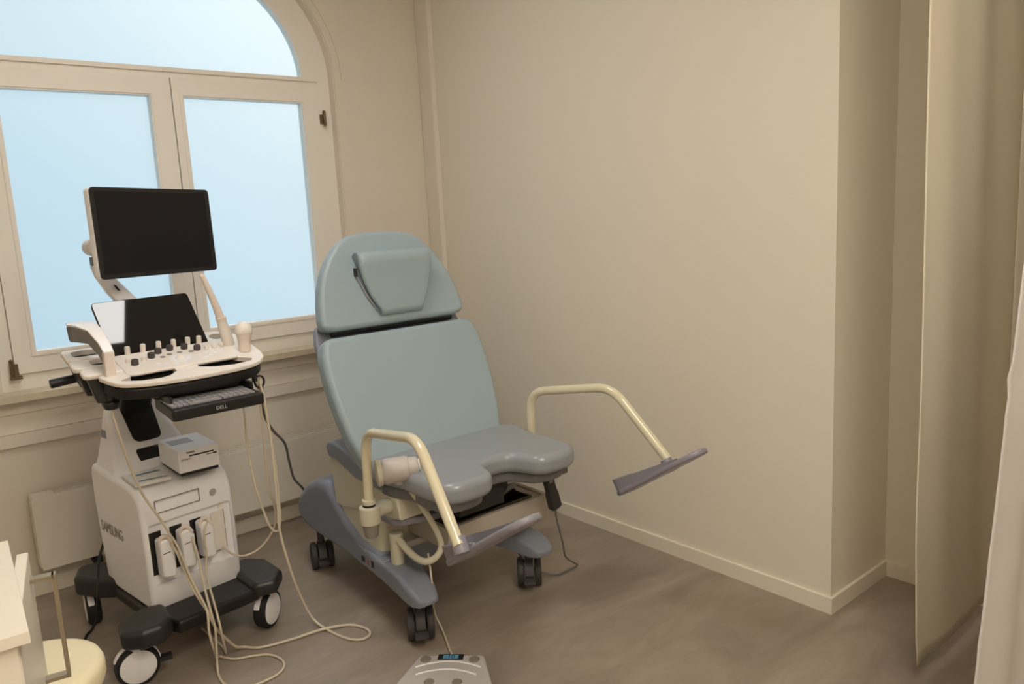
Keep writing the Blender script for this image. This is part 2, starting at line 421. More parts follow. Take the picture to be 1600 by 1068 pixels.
rb = B(); rb.span(RX0 - .006, RX0 + .006, 3.853, 3.935, .16, .478, .003); obj('side_cover', rb, M_RAD, rad)
for bx in (RX0 + .22, RX1 - .22):
    rb = B(); rb.span(bx - .02, bx + .02, 3.88, YW - .002, .11, .15); rb.span(bx - .02, bx + .02, 3.936, YW - .002, .145, .42); obj('wall_bracket', rb, M_DARK, rad)
rb = B(); rb.cyl((.66, 3.89, .085), (.66, 3.89, .16), .012); rb.cyl((.66, 3.89, .115), (.66, YW - .015, .115), .010); rb.box((.66, 3.885, .12), (.04, .035, .028), None, .005); obj('valve', rb, M_DARK, rad)

# ---- ceiling light near the window, plus two added fill panels further back
def ceiling_light(x, y, label, sx=.62, sy=.62, lamp=None):
    t = thing('ceiling_light', label, 'ceiling light', (x, y, CEIL), 'square ceiling light panels')
    f = B(); w = .02
    f.span(x - sx / 2 - w, x + sx / 2 + w, y - sy / 2 - w, y - sy / 2, CEIL - .03, CEIL); f.span(x - sx / 2 - w, x + sx / 2 + w, y + sy / 2, y + sy / 2 + w, CEIL - .03, CEIL)
    f.span(x - sx / 2 - w, x - sx / 2, y - sy / 2, y + sy / 2, CEIL - .03, CEIL); f.span(x + sx / 2, x + sx / 2 + w, y - sy / 2, y + sy / 2, CEIL - .03, CEIL)
    obj('lamp_frame', f, M_WHITE, t)
    d = B(); d.span(x - sx / 2, x + sx / 2, y - sy / 2, y + sy / 2, CEIL - .02, CEIL - .005); obj('diffuser', d, lamp or M_LAMP, t, smooth=False)
ceiling_light(1.01, 2.395, 'square ceiling light panel above the examination area')
ceiling_light(0.95, 0.15, 'added square fill panel on the ceiling further from the window', .95, .95, M_FILL)  # unseen fill, sized and placed to light the wall return
ceiling_light(0.3, -1.1, 'added square fill panel on the ceiling farthest from the window', .95, .95, M_FILL)  # unseen fill added to lift the right side and the floor

# ================================================================== EXAMINATION CHAIR
XC = 1.745
chair = thing('examination_chair', 'pale blue reclining gynaecological examination chair on a slate castor base', 'examination chair', (XC, 2.75, 0))
# --- wheeled base
b = B()
prof = [(2.62, .187), (2.95, .190), (3.25, .198), (3.35, .225), (3.385, .27), (3.375, .32), (3.33, .375), (3.25, .435), (3.15, .475), (3.05, .478), (2.98, .43), (2.90, .362), (2.78, .305), (2.62, .280)]
b.prism([(1.425, y, z) for y, z in prof], (.64, 0, 0), .04, 5)
obj('base', b, M_BASE, chair, ang=.9)
def leg_bm(sx):
    b = B(); rings = []
    for y, xo, xi, z0, z1 in ((2.95, .318, .12, .215, .318), (2.75, .324, .13, .200, .278), (2.60, .330, .17, .190, .266), (2.45, .342, .215, .178, .256), (2.40, .348, .225, .174, .246), (2.35, .348, .236, .170, .228), (2.315, .338, .25, .174, .206), (2.30, .318, .27, .182, .194)):
        pts = fillet([(xo, y, z0), (xi, y, z0), (xi, y, z1), (xo, y, z1)], [.006, .006, .022, .022], 4)
        rings.append([(XC + sx * p[0], p[1], p[2]) for p in pts])
    return b.loft(rings)
for sx in (-1, 1): obj('base_leg', leg_bm(sx), M_BASE, chair, ang=.9)
b = B(); b.span(XC - .322, XC - .318, 2.575, 2.58, .20, .27); b.span(XC - .32, XC - .18, 2.575, 2.58, .2685, .271); obj('base_seam', b, M_LGREY, chair)
for y, sz in ((2.66, .028), (2.74, .022)):
    b = B(); b.box((XC - .325, y, .232), (.006, sz, sz), None, .001); obj('socket', b, M_INKD, chair)
b = B(); b.box((XC - .3255, 2.70, .230), (.006, .018, .02), None, .001); obj('socket_label', b, mat('red_print', (150, 90, 84), .6), chair)
# --- castors: twin wheels under a hood
def chair_castor(x, y, ang, pedal=True):
    R = rot_z(ang); o = V(x, y, 0)
    def P(a, b_, c): return o + R @ V(a, b_, c)
    h = B(); h.cyl(P(0, .0, .10), P(0, 0, .185), .016)
    ring = [P(-.019, .060 * math.cos(t), .066 + .064 * math.sin(t)) for t in [PI * k / 12 for k in range(13)]] + [P(-.019, -.05, .05), P(-.019, .05, .05)]
    h.prism(ring, R @ V(.038, 0, 0), .004, 2)
    k = obj('castor', h, M_CAST, chair)
    for s in (-1, 1):
        w = B(); w.lathe([(.02, -.015), (.05, -.015), (.060, -.012), (.0625, -.004), (.0625, .004), (.060, .012), (.05, .015), (.047, .010), (.02, .010)], P(s * .037, 0, .0625), R @ V(1, 0, 0), 36); obj('wheel', w, M_CASTW, k)
    if pedal:
        w = B(); w.box(P(0, -.075, .05), (.05, .035, .012), R, .004); obj('brake_pedal', w, M_CAST, k)
chair_castor(XC - .282, 2.405, -.52); chair_castor(XC + .30, 2.43, -.70); chair_castor(XC - .262, 3.27, -.35); chair_castor(XC + .262, 3.27, -.3)
# --- lift column
b = B(); b.prism(fillet([(1.447, 2.625, .272), (2.043, 2.625, .272), (2.043, 2.97, .272), (1.447, 2.97, .272)], [.055, .055, .03, .03], 6), (0, 0, .20), .004, 2)
obj('lift_column', b, M_CREAM, chair, ang=.9)
b = B(); b.prism(fillet([(1.455, 2.63, .262), (2.035, 2.63, .262), (2.035, 2.96, .262), (1.455, 2.96, .262)], .05, 6), (0, 0, .015)); obj('column_gasket', b, M_RUB, chair)
# --- seat frame: cream shell sloping forward, grey trim below it, blue-grey shoulder above it
def ring_y(pts, x0, x1, bev, m, name):
    b = B(); b.prism([(x0, y, z) for y, z in pts], (x1 - x0, 0, 0), bev, 3); return obj(name, b, m, chair, ang=.9)
ring_y([(2.985, .40), (3.0, .62), (2.93, .612), (2.76, .565), (2.55, .56), (2.47, .55), (2.455, .47), (2.52, .455), (2.70, .452), (2.80, .42), (2.9, .40)], 1.437, 2.053, .012, M_CREAM, 'seat_frame')
b = B()
b.prism(fillet([(1.425, 2.75, .432), (1.435, 2.49, .432), (1.56, 2.435, .432), (1.93, 2.435, .432), (2.055, 2.49, .432), (2.065, 2.75, .432)], [.03, .06, .08, .08, .06, .03], 6), (0, 0, .03), .010, 3)
obj('frame_trim', b, M_FOOT, chair, ang=.9)
ring_y([(2.985, .615), (3.005, .655), (2.985, .682), (2.93, .688), (2.82, .662), (2.70, .632), (2.56, .60), (2.545, .565), (2.76, .568), (2.92, .612)], 1.422, 2.068, .014, M_BASE, 'side_cover')
# --- backrest and head section: cushions lying in tilted planes
def plane_pt(x, z, z0, y0, s): return (x, y0 + (z - z0) / s, z)
def cushion(name, half, z0, y0, s, thick, bev, m, par=chair, sub=5):
    pts = [plane_pt(XC + w, z, z0, y0, s) for w, z in half] + [plane_pt(XC - w, z, z0, y0, s) for w, z in half[::-1]]
    pts = fillet(pts, .05, 5)
    nrm = V(0, -1, 1 / s).normalized() if True else None
    n = V(0, s, -1).normalized()          # towards the back
    b = B(); b.prism(pts, n * thick, bev, 5); return obj(name, b, m, par, ang=1.0)
back = cushion('backrest', [(.330, .640), (.352, .69), (.372, .76), (.385, .84), (.393, .93), (.395, 1.0), (.388, 1.08), (.372, 1.13), (.34, 1.146)], .67, 2.62, 2.22, .085, .026, M_VINYL)
head = cushion('head_section', [(.30, 1.166), (.350, 1.178), (.352, 1.215), (.342, 1.275), (.325, 1.34), (.298, 1.40), (.262, 1.455), (.212, 1.51), (.15, 1.543), (.07, 1.555)], 1.16, 2.85, 3.25, .070, .026, M_VINYL)
# carrier boards behind the cushions
def backer(name, half, z0, y0, s, d, thick, m):
    n = V(0, s, -1).normalized(); pts = [V(*plane_pt(XC + w, z, z0, y0, s)) + n * d for w, z in half] + [V(*plane_pt(XC - w, z, z0, y0, s)) + n * d for w, z in half[::-1]]
    b = B(); b.prism(fillet(pts, .04, 4), n * thick, .012, 3); return obj(name, b, m, chair, ang=1.0)
backer('backrest_shell', [(.31, .66), (.350, .8), (.366, 1.0), (.366, 1.15), (.35, 1.21), (.30, 1.23)], .67, 2.62, 2.22, .083, .03, M_BASE)
backer('head_shell', [(.33, 1.20), (.33, 1.26), (.30, 1.36), (.24, 1.45), (.12, 1.52)], 1.16, 2.85, 3.25, .068, .018, M_BASE)
b = B(); b.cyl((XC - .30, 2.90, 1.150), (XC + .30, 2.90, 1.150), .014); obj('hinge_bar', b, M_BLACK, chair)
# head pillow: padded roll at the top thinning towards the bottom
b = B(); rings = []
def pl(z): return 2.85 + (z - 1.16) / 3.25
n = V(0, -3.25, 1).normalized()
for hx, prof in [(-1, None), (1, None)]: pass
side = [(1.452, .0), (1.462, .03), (1.455, .062), (1.432, .078), (1.40, .072), (1.35, .056), (1.28, .042), (1.22, .034), (1.203, .022), (1.200, .0)]
cols = [(-1.0, .62), (-.985, .85), (-.94, .97), (-.8, 1), (0, 1), (.8, 1), (.94, .97), (.985, .85), (1.0, .62)]
def half_w(z):
    for (z0, w0), (z1, w1) in zip([(1.19, .100), (1.22, .106), (1.28, .142), (1.36, .170), (1.42, .180), (1.47, .170)][:-1], [(1.22, .106), (1.28, .142), (1.36, .170), (1.42, .180), (1.47, .170)]):
        if z0 <= z <= z1: return w0 + (w1 - w0) * (z - z0) / (z1 - z0)
    return .17
for u, k in cols:
    rings.append([V(XC + .018 + u * half_w(z), pl(z), z) + n * (d * k) for z, d in side])
b.loft(rings); pil = obj('head_pillow', b, M_VINYL, chair, ang=1.2)
for sd in (-1, 1):
    b = B(); b.tube([V(XC + .018 + sd * half_w(z), pl(z), z) + n * .006 for z in (1.40, 1.35, 1.28, 1.22)], .005, 8); obj('pillow_piping', b, M_SEATV, pil)
b = B(); b.box(V(XC + .018 - .178, pl(1.385), 1.385) + n * .012, (.008, .02, .035), None, .002); obj('strap_buckle', b, M_INKD, pil)
# --- seat with the U-shaped cut-out
XS = 1.775
half = [(.325, 2.655), (.340, 2.42), (.340, 2.26), (.318, 2.175), (.26, 2.135), (.16, 2.135), (.108, 2.165), (.085, 2.22), (.06, 2.27), (.0, 2.285)]
pts = [(XS + x, y, .676) for x, y in half] + [(XS - x, y, .676) for x, y in half[-2::-1]]
b = B(); b.prism(smooth_loop(pts, 4), (0, 0, -.082), .030, 5)
obj('seat', b, M_SEATV, chair, ang=1.2)
half2 = [(.30, 2.60), (.31, 2.40), (.31, 2.28), (.29, 2.215), (.25, 2.185), (.17, 2.185), (.125, 2.21), (.105, 2.25), (.07, 2.30), (.0, 2.315)]
pts = [(XS + x, y, .594) for x, y in half2] + [(XS - x, y, .594) for x, y in half2[-2::-1]]
b = B(); b.prism(smooth_loop(pts, 4), (0, 0, -.045), .012, 3); obj('seat_pan', b, M_PAN, chair, ang=1.2)
b = B(); b.box((XC, 2.43, .50), (.22, .18, .09), None, .02); b.cyl((XC + .12, 2.36, .515), (XC + .12, 2.50, .515), .03); obj('seat_bracket', b, M_DARK, chair)
b = B(); b.box((XC + .315, 2.245, .575), (.05, .08, .05), None, .01); obj('seat_clip', b, M_PAN, chair)
# --- pull-out tray with steel basin
tx0, tx1, ty0, ty1 = 1.575, 2.095, 2.34, 2.64
b = B()
b.span(tx0, tx1, ty0, ty0 + .018, .325, .425, .005); b.span(tx0, tx0 + .018, ty0 + .018, ty1, .335, .425, .004); b.span(tx1 - .018, tx1, ty0 + .018, ty1, .335, .425, .004)
b.span(tx0 + .018, tx1 - .018, ty0 + .018, ty1, .333, .341); b.span(2.02, tx1 - .018, ty0 + .018, ty1, .408, .42, .002)
tray = obj('instrument_tray', b, M_BEIGE, chair)
b = B(); bx0, bx1, by0, by1 = 1.595, 2.015, 2.372, 2.63
b.span(bx0, bx1, by0, by1, .352, .356); b.span(bx0, bx0 + .004, by0, by1, .356, .428); b.span(bx1 - .004, bx1, by0, by1, .356, .428); b.span(bx0, bx1, by0, by0 + .004, .356, .428); b.span(bx0, bx1, by1 - .004, by1, .356, .428)
b.span(bx0 - .006, bx1 + .006, by0 - .012, by0, .425, .431, .002); b.span(bx1, bx1 + .010, by0, by1, .425, .431, .002)
obj('steel_basin', b, M_STEEL, tray)
b = B(); b.span(1.60, 1.70, 2.56, 2.624, .345, .425, .012); b.span(1.615, 1.685, 2.59, 2.624, .285, .345, .01); b.span(1.52, 1.64, 2.56, 2.60, .30, .325, .006); obj('tray_bracket', b, M_BEIGE, chair)
# --- leg supports, mirrored left and right
def bent(pts, r, n=7): return fillet_open([V(*p) for p in pts], r, n)
def fillet_open(P, r, seg):
    out = [P[0]]
    for i in range(1, len(P) - 1):
        p, a, c = P[i], P[i - 1], P[i + 1]; da, dc = a - p, c - p; la, lc = da.length, dc.length; da.normalize(); dc.normalize()
        d = min(r[i - 1] if isinstance(r, (list, tuple)) else r, la * .48, lc * .48); q0, q1 = p + da * d, p + dc * d
        for k in range(seg + 1):
            t = k / seg; out.append(q0 * (1 - t) ** 2 + p * 2 * t * (1 - t) + q1 * t * t)
    out.append(P[-1]); return out
def leg_support(sx):
    def X(d): return XC + sx * d
    b = B(); b.cyl((X(.30), 2.53, .513), (X(.408), 2.499, .520), .030); b.cyl((X(.408), 2.499, .478), (X(.408), 2.499, .548), .040, bev=.008); b.cyl((X(.408), 2.499, .555), (X(.408), 2.499, .575), .026, bev=.004)
    ls = obj('leg_support', b, M_CREAM, chair)
    b = B(); b.cyl((X(.408), 2.499, .425), (X(.408), 2.499, .48), .026, .031, bev=.008); obj('clamp_knob', b, M_GREY, ls)
    b = B(); b.cyl((X(.408), 2.499, .547), (X(.408), 2.499, .556), .024); obj('clamp_ring', b, M_RUB, ls)
    path = [V(X(.408), 2.499, .54), V(X(.404), 2.49, .835), V(X(.455), 2.055, .905), V(X(.497), 1.80, .635)]
    b = B(); b.tube(fillet_open(path, [.09, .075], 8), .0185, 20, smooth=False); obj('tube', b, M_CREAMM, ls, ang=1.2)
    # foot plate: long rounded sole rising towards the toe, with a raised rim round the heel
    a = V(0, -.84, .543); w = V(sx, 0, 0); nn = V(0, .543, .84); c = V(X(.415), 1.755, .648) if sx < 0 else V(X(.440), 1.815, .622)
    out = [(-.215, .030), (-.205, .052), (-.17, .062), (-.05, .056), (.08, .060), (.17, .060), (.215, .045), (.235, .015), (.235, -.015), (.215, -.045), (.17, -.060), (.08, -.060), (-.05, -.056), (-.17, -.062), (-.205, -.052), (-.215, -.030)]
    b = B(); b.prism([c + a * u + w * v for u, v in out], nn * -.022, .008, 3)
    # heel and side rim
    rim = [(.16, -.058), (.05, -.056), (-.08, -.055), (-.17, -.058), (-.205, -.045), (-.212, 0), (-.205, .045), (-.17, .058), (-.08, .055), (-.02, .052)]
    hts = [.004, .016, .030, .042, .046, .046, .044, .036, .02, .004]; rings = []
    for (u, v), h in zip(rim, hts):
        p = c + a * u + w * v; i_ = (c + a * (u * .93) + w * (v * .84)); rings.append([p - nn * .012, p + nn * h, i_ + nn * h, i_ - nn * .012])
    b.loft(rings)
    obj('foot_plate', b, M_FOOT, ls, ang=1.0)
    b = B(); e = path[-1]; b.cyl(e + V(sx * -.01, .02, .02), e + V(sx * -.006, -.006, -.026), .0235, .026, bev=.005); obj('socket_sleeve', b, M_FOOT, ls)
leg_support(-1); leg_support(1)
# --- lens head on a bent arm rising from the left base leg
b = B(); b.cyl((1.470, 2.55, .255), (1.470, 2.55, .345), .027, .026); b.cyl((1.470, 2.55, .342), (1.470, 2.55, .388), .027, bev=.007)
sw = obj('swivel_post', b, M_CREAM, chair)
b = B(); b.tube([(1.468, 2.535, .366), (1.480, 2.45, .318), (1.491, 2.38, .312), (1.523, 2.35, .332), (1.543, 2.345, .373), (1.532, 2.36, .439), (1.493, 2.37, .524), (1.445, 2.40, .632)], .0125, 16, 10, radii=(.0145, .0105)); obj('bent_arm', b, M_CREAM, sw)
b = B(); b.cyl((1.372, 2.445, .682), (1.462, 2.395, .690), .048, .046, bev=.014); b.cyl((1.45, 2.40, .69), (1.49, 2.378, .694), .038, .036, bev=.012); b.cyl((1.435, 2.43, .63), (1.43, 2.425, .67), .022)
hd = obj('lens_head', b, M_LENS, sw)
b = B(); b.lathe([(.024, 0), (.026, .004), (.022, .006), (.016, .002), (.012, .002)], (1.490, 2.378, .694), (.84, -.5, .08)); obj('lens_ring', b, M_WHITE2, hd)
b = B(); b.cyl((1.352, 2.453, .681), (1.372, 2.445, .682), .050, .049, bev=.006); obj('lens_cap', b, M_CREAM, hd)

# --- wired hand control hanging from the seat corner
hc = thing('hand_control', 'dark grey hand control hanging from the right corner of the chair seat', 'hand control', (2.02, 2.235, .41))
b = B(); p0, p1 = V(1.992, 2.232, .575), V(2.035, 2.232, .405); d = (p1 - p0).normalized()
sx_ = V(0, 1, 0); u_ = d.cross(sx_).normalized(); rings = []
for t, wd, th in ((0, .018, .012), (.06, .021, .015), (.5, .022, .016), (.62, .025, .018), (.95, .026, .018), (1, .020, .012)):
    c = p0 + (p1 - p0) * t; rings.append(fillet([c + u_ * wd + sx_ * th, c - u_ * wd + sx_ * th, c - u_ * wd - sx_ * th, c + u_ * wd - sx_ * th], .008, 3))
b.loft(rings); obj('handset', b, M_DARK, hc)
b = B(); b.box(p0 + (p1 - p0) * .22 - sx_ * .0165, (.018, .003, .022), None, .001); obj('keypad', b, M_GREY, hc)
b = B(); b.tube([p1, (2.055, 2.25, .35), (2.11, 2.28, .22), (2.17, 2.33, .12), (2.26, 2.375, .045), (2.30, 2.395, .014), (2.26, 2.395, .008), (2.17, 2.41, .008), (2.08, 2.47, .06), (2.03, 2.56, .20)], .0042, 8); obj('cord', b, M_CABLEG, hc)
# coiled stretch of the cord
cp = [V(2.135, 2.32, .142), V(2.185, 2.352, .068), V(2.222, 2.382, .022)]


# ================================================================== ULTRASOUND MACHINE
us = thing('ultrasound_machine', 'white and black ultrasound scanner cart with two dark screens in front of the window', 'ultrasound machine', (.85, 3.1, 0))
YAW = math.radians(8); BO = V(.66, 2.97, 0); BU = V(math.cos(YAW), math.sin(YAW), 0); BV = V(-math.sin(YAW), math.cos(YAW), 0)
def L(a, b_, z): return BO + BU * a + BV * b_ + V(0, 0, z)
RY = rot_z(YAW)
# --- black base with four arms
b = B(); b.prism(fillet([L(-.005, .44, .150), L(-.01, -.06, .150), L(.03, -.150, .150), L(.35, -.150, .150), L(.375, -.06, .150), L(.37, .44, .150)], .02, 4), (0, 0, .052), .014, 3)
base = obj('base', b, M_BLACK, us)
def arm(pts, z0, z1, bev=.02):
    b = B(); b.prism(fillet([V(x, y, z0) for x, y in pts], .03, 4), (0, 0, z1 - z0), bev, 4); return obj('base_arm', b, M_DARK, us, ang=.9)
arm([(.515, 2.83), (.575, 2.785), (.645, 2.785), (.690, 2.83), (.70, 2.97), (.63, 2.99), (.53, 2.94)], .160, .232)
arm([(1.00, 2.86), (1.085, 2.835), (1.145, 2.92), (1.14, 3.07), (1.085, 3.14), (.99, 3.14)], .166, .226)
arm([(.49, 3.46), (.53, 3.57), (.62, 3.56), (.70, 3.40), (.64, 3.28), (.55, 3.36)], .150, .235)
arm([(1.08, 3.46), (1.05, 3.57), (.96, 3.56), (.88, 3.42), (.94, 3.34), (1.02, 3.38)], .150, .235)
def us_castor(x, y, ax, pedal=None):
    a = V(*ax).normalized(); o = V(x, y, .075); side = a.cross(V(0, 0, 1)).normalized()
    b = B()
    ring = [o + a * -.022 + side * (.079 * math.cos(t)) + V(0, 0, .079 * math.sin(t)) for t in [PI * (.12 + .88 * k / 14) for k in range(15)]] 
    ring += [o + a * -.022 + side * (.045 * math.cos(t)) + V(0, 0, .045 * math.sin(t)) for t in [PI * (1 - .88 * k / 14) for k in range(15)]]
    b.prism(ring, a * .024, .003, 2); b.cyl(o + V(0, 0, .06), o + V(0, 0, .10), .026)
    k = obj('castor', b, M_WHITE, us, ang=.9)
    w = B(); w.lathe([(.03, -.030), (.062, -.030), (.071, -.026), (.075, -.016), (.075, .010), (.071, .020), (.064, .024), (.061, .020), (.03, .020)], o, a, 48); obj('tyre', w, M_RUB, k)
    w = B(); w.lathe([(.0, .019), (.061, .019), (.061, .022), (.056, .0255), (.0, .027)], o, a, 48); w.lathe([(.0, -.0325), (.058, -.031), (.060, -.028), (.06, -.02), (0, -.02)], o, a, 48); obj('wheel_cover', w, M_WHITE, k)
    if pedal is not None:
        w = B(); w.box(o + side * pedal + V(0, 0, -.005), (.05, .03, .016), Matrix((side, a, V(0, 0, 1))).transposed(), .004); obj('brake_pedal', w, M_DARK, k)
us_castor(.565, 2.875, (-.10, -1, 0), -.09); us_castor(1.075, 2.93, (.62, -.78, 0)); us_castor(.555, 3.50, (1, -.10, 0)); us_castor(1.02, 3.50, (1, .1, 0))
# --- white housing
b = B()
b.prism([L(.0, y, z) for y, z in ((.008, .200), (-.004, .24), (-.006, .40), (-.002, .58), (.008, .622), (.028, .650), (.060, .668), (.10, .675), (.43, .698), (.446, .67), (.45, .55), (.428, .30), (.418, .200))], BU * .362, .020, 4)
body = obj('housing', b, M_WHITE, us, ang=.9)
def cut(o, cutter):
    me = bpy.data.meshes.new('cutter'); bm = cutter.bm
    r = root_of(o); bm.transform(Matrix.Translation(r.location).inverted()); bmesh.ops.recalc_face_normals(bm, faces=bm.faces[:]); bm.to_mesh(me); bm.free()
    c = bpy.data.objects.new('cutter', me); COL.objects.link(c); c.parent = r
    o.modifiers.clear(); m = o.modifiers.new('cut', 'BOOLEAN'); m.operation = 'DIFFERENCE'; m.object = c; m.solver = 'EXACT'
    bpy.context.view_layer.update()
    new = bpy.data.meshes.new_from_object(o.evaluated_get(bpy.context.evaluated_depsgraph_get()))
    o.modifiers.clear(); old = o.data; o.data = new; new.name = o.name
    bpy.data.objects.remove(c)
    for p in new.polygons: p.use_smooth = True
    new.set_sharp_from_angle(angle=.6); even(o)
# recessed probe socket panel in the front
c = B(); c.prism(fillet([L(.018, -.03, .300), L(.345, -.03, .300), L(.345, -.03, .535), L(.018, -.03, .535)], .02, 5), BV * .042); cut(body, c)
b = B()
for z0, z1, a0, a1 in ((.5705, .5725, .055, .222), (.6185, .6205, .055, .222), (.5705, .6205, .053, .055), (.5705, .6205, .222, .224)): b.prism([L(a0, -.0066, z0), L(a1, -.0066, z0), L(a1, -.0066, z1), L(a0, -.0066, z1)], BV * .004)
obj('drive_slot', b, M_INK, us, smooth=False)
b = B(); b.lathe([(.009, 0), (.0125, .0005), (.0135, .003), (.010, .004), (.009, .003)], L(.277, -.005, .590), BV * -1, 28); obj('power_button', b, M_LGREY, us)
b = B(); b.lathe([(.0, 0), (.009, .001), (.0125, .003), (.0125, 0)], L(.308, .012, .515), BV * -1, 24); obj('lock_button', b, M_WHITE2, us)
# sockets and the blank cover of the unused one
for a0 in (.020, .100, .178):
    b = B(); b.prism([L(a0 + .002, .0125, .335), L(a0 + .048, .0125, .335), L(a0 + .048, .0125, .500), L(a0 + .002, .0125, .500)], BV * -.004); obj('probe_socket', b, M_BLACK, us)
b = B(); b.prism(fillet([L(.262, .012, .345), L(.315, .012, .345), L(.315, .012, .502), L(.262, .012, .502)], .006, 3), BV * -.010, .003, 2); obj('socket_cover', b, M_WHITE2, us)
b = B(); b.prism([L(.3155, .008, .345), L(.318, .008, .345), L(.318, .008, .502), L(.3155, .008, .502)], BV * -.001); b.prism([L(.262, .001, .343), L(.285, .001, .343), L(.285, .001, .347), L(.262, .001, .347)], BV * -.001); obj('cover_gap', b, M_INK, us)
# brand lettering on the left flank
text('brand_lettering', 'SAMSUNG', .062, L(-.0012, .295, .452), -BV, V(0, 0, 1), M_BRAND, us, stretch=.74)
# --- shroud rising from the rear of the deck
b = B(); rings = []
for a0, a1, b0, b1, z in ((.006, .354, .20, .440, .672), (.022, .342, .225, .440, .70), (.036, .328, .262, .440, .74), (.052, .308, .310, .440, .80), (.066, .290, .358, .440, .87), (.074, .284, .378, .438, .903), (.090, .270, .390, .430, .925)):
    rings.append(fillet([L(a0, b0, z), L(a1, b0, z), L(a1, b1, z), L(a0, b1, z)], [.035, .035, .02, .02], 5))
b.loft(rings); obj('shroud', b, M_WHITE, us, ang=.9)
sl = V(0, 0, 0)
def SP(a, z, d=0):          # point on the sloping front of the shroud, d outwards
    t = (z - .74) / .163; return L(a, .262 + .116 * t, z) - BV * d + V(0, 0, d * .6)
b = B(); b.prism(fillet([SP(.128, .775, .004), SP(.236, .775, .004), SP(.246, .925, .004), SP(.118, .925, .004)], [.03, .03, 0, 0], 6), BV * .08, .004, 2)
obj('column_cover', b, M_BLACK, us)
b = B(); rings = [fillet([L(a0, b0, z), L(a1, b0, z), L(a1, b1, z), L(a0, b1, z)], .015, 3) for a0, a1, b0, b1, z in ((.120, .242, .365, .44, .89), (.118, .240, .33, .44, .96), (.105, .25, .20, .42, 1.05), (.10, .26, .10, .42, 1.085))]
b.loft(rings); obj('lift_column', b, M_BLACK, us)
b = B(); b.prism(fillet([SP(.118, .688, .004), SP(.212, .688, .004), SP(.212, .752, .004), SP(.118, .752, .004)], .012, 5), BV * .02, .003, 2); obj('rear_opening', b, M_BLACK, us)
b = B(); b.prism([L(.0512, .420, .80), L(.0512, .370, .80), L(.0572, .385, .83), L(.0572, .427, .83)], BU * .02); obj('type_label', b, M_PAPERG, us, smooth=False)
# --- console
CZ = lambda y: 1.105 + .21 * (y - 2.75)
CN = V(0, -.21, 1).normalized()
def cp3(pts, d=0): return [V(x, y, CZ(y)) + CN * d for x, y in pts]
rim = smooth_loop(cp3([(.575, 2.835), (.614, 2.772), (.70, 2.743), (.80, 2.735), (.92, 2.738), (1.02, 2.75), (1.085, 2.775), (1.122, 2.82), (1.134, 2.88), (1.135, 2.96), (1.130, 3.06), (1.11, 3.13), (1.04, 3.17), (.85, 3.18), (.70, 3.18), (.635, 3.165), (.630, 3.05), (.632, 2.93), (.626, 2.878), (.572, 2.872)]), 4)
b = B(); b.prism(rim, CN * -.016, .005, 2); top = obj('console_top', b, M_WHITE2, us, ang=.8)
c = B(); c.prism(fillet(cp3([(.615, 2.798), (.680, 2.772), (.740, 2.768), (.772, 2.778), (.805, 2.81), (.80, 2.86), (.665, 2.86), (.655, 2.82)], .02), .006, 3), CN * -.06); cut(top, c)
c = B(); c.prism(fillet(cp3([(.880, 2.815), (.93, 2.790), (1.0, 2.782), (1.06, 2.793), (1.078, 2.812), (1.035, 2.845), (1.02, 2.87), (.89, 2.86)], .02), .008, 3), CN * -.06); cut(top, c)
c = B(); c.cyl(V(1.055, 3.10, CZ(3.10)) + CN * .03, V(1.055, 3.10, CZ(3.10)) - CN * .05, .032); cut(top, c)
b = B()
und = smooth_loop(cp3([(.585, 2.838), (.62, 2.780), (.70, 2.752), (.80, 2.745), (.92, 2.748), (1.02, 2.76), (1.078, 2.785), (1.112, 2.825), (1.124, 2.88), (1.125, 2.96), (1.12, 3.06), (1.10, 3.12), (1.03, 3.16), (.85, 3.17), (.70, 3.17), (.645, 3.155), (.640, 3.05), (.640, 2.93), (.634, 2.885), (.585, 2.868)], -.0205), 4)
b.prism(und, CN * -.044, .012, 3); obj('console_underside', b, M_BLACK, us, ang=.9)
b = B(); b.prism(fillet(cp3([(.72, 2.80), (1.05, 2.80), (1.04, 3.10), (.70, 3.10)], -.0655), .03, 4), V(0, 0, -.03), .008, 2); obj('console_bracket', b, M_BLACK, us)
b = B(); b.cyl((.602, 2.90, 1.075), (.602, 2.90, 1.02), .014); b.cyl((.602, 2.90, 1.035), (.602, 2.90, 1.005), .030, .024, bev=.008); obj('cable_clamp', b, M_DARK, us)
# comb of probe holders on the left edge
for y0, y1, x0, hole in ((2.884, 2.952, .527, 0), (2.962, 3.042, .513, .62), (3.052, 3.165, .513, .585)):
    b = B(); b.prism(fillet(cp3([(x0, y0 + .01), (x0 + .012, y0), (.66, y0), (.66, y1), (x0 + .012, y1), (x0, y1 - .012)], .002), .012, 4), CN * -.018, .006, 3); h = obj('probe_holder', b, M_WHITE2, us, ang=.8)
    if hole:
        c = B(); ym = (y0 + y1) / 2; c.prism(smooth_loop(cp3([(hole - .035, ym - .028), (hole + .035, ym - .028), (hole + .045, ym), (hole + .035, ym + .03), (hole - .035, ym + .03), (hole - .045, ym)], .03), 4), CN * -.08); cut(h, c)
    b = B(); q = cp3([(x0 + .012, y0 + .008), (.64, y0 + .008), (.64, y1 - .008), (x0 + .012, y1 - .008)], -.017); q2 = [p + V(.022 if i in (0, 3) else 0, 0, -.085) for i, p in enumerate(q)]
    b.loft([fillet(q, .012, 3), fillet(q2, .012, 3)]); obj('holder_cup', b, M_DARK, h)
b = B(); b.cyl((.64, 3.14, 1.10), (.465, 3.14, 1.085), .016, bev=.004); obj('side_grip', b, M_BLACK, us)
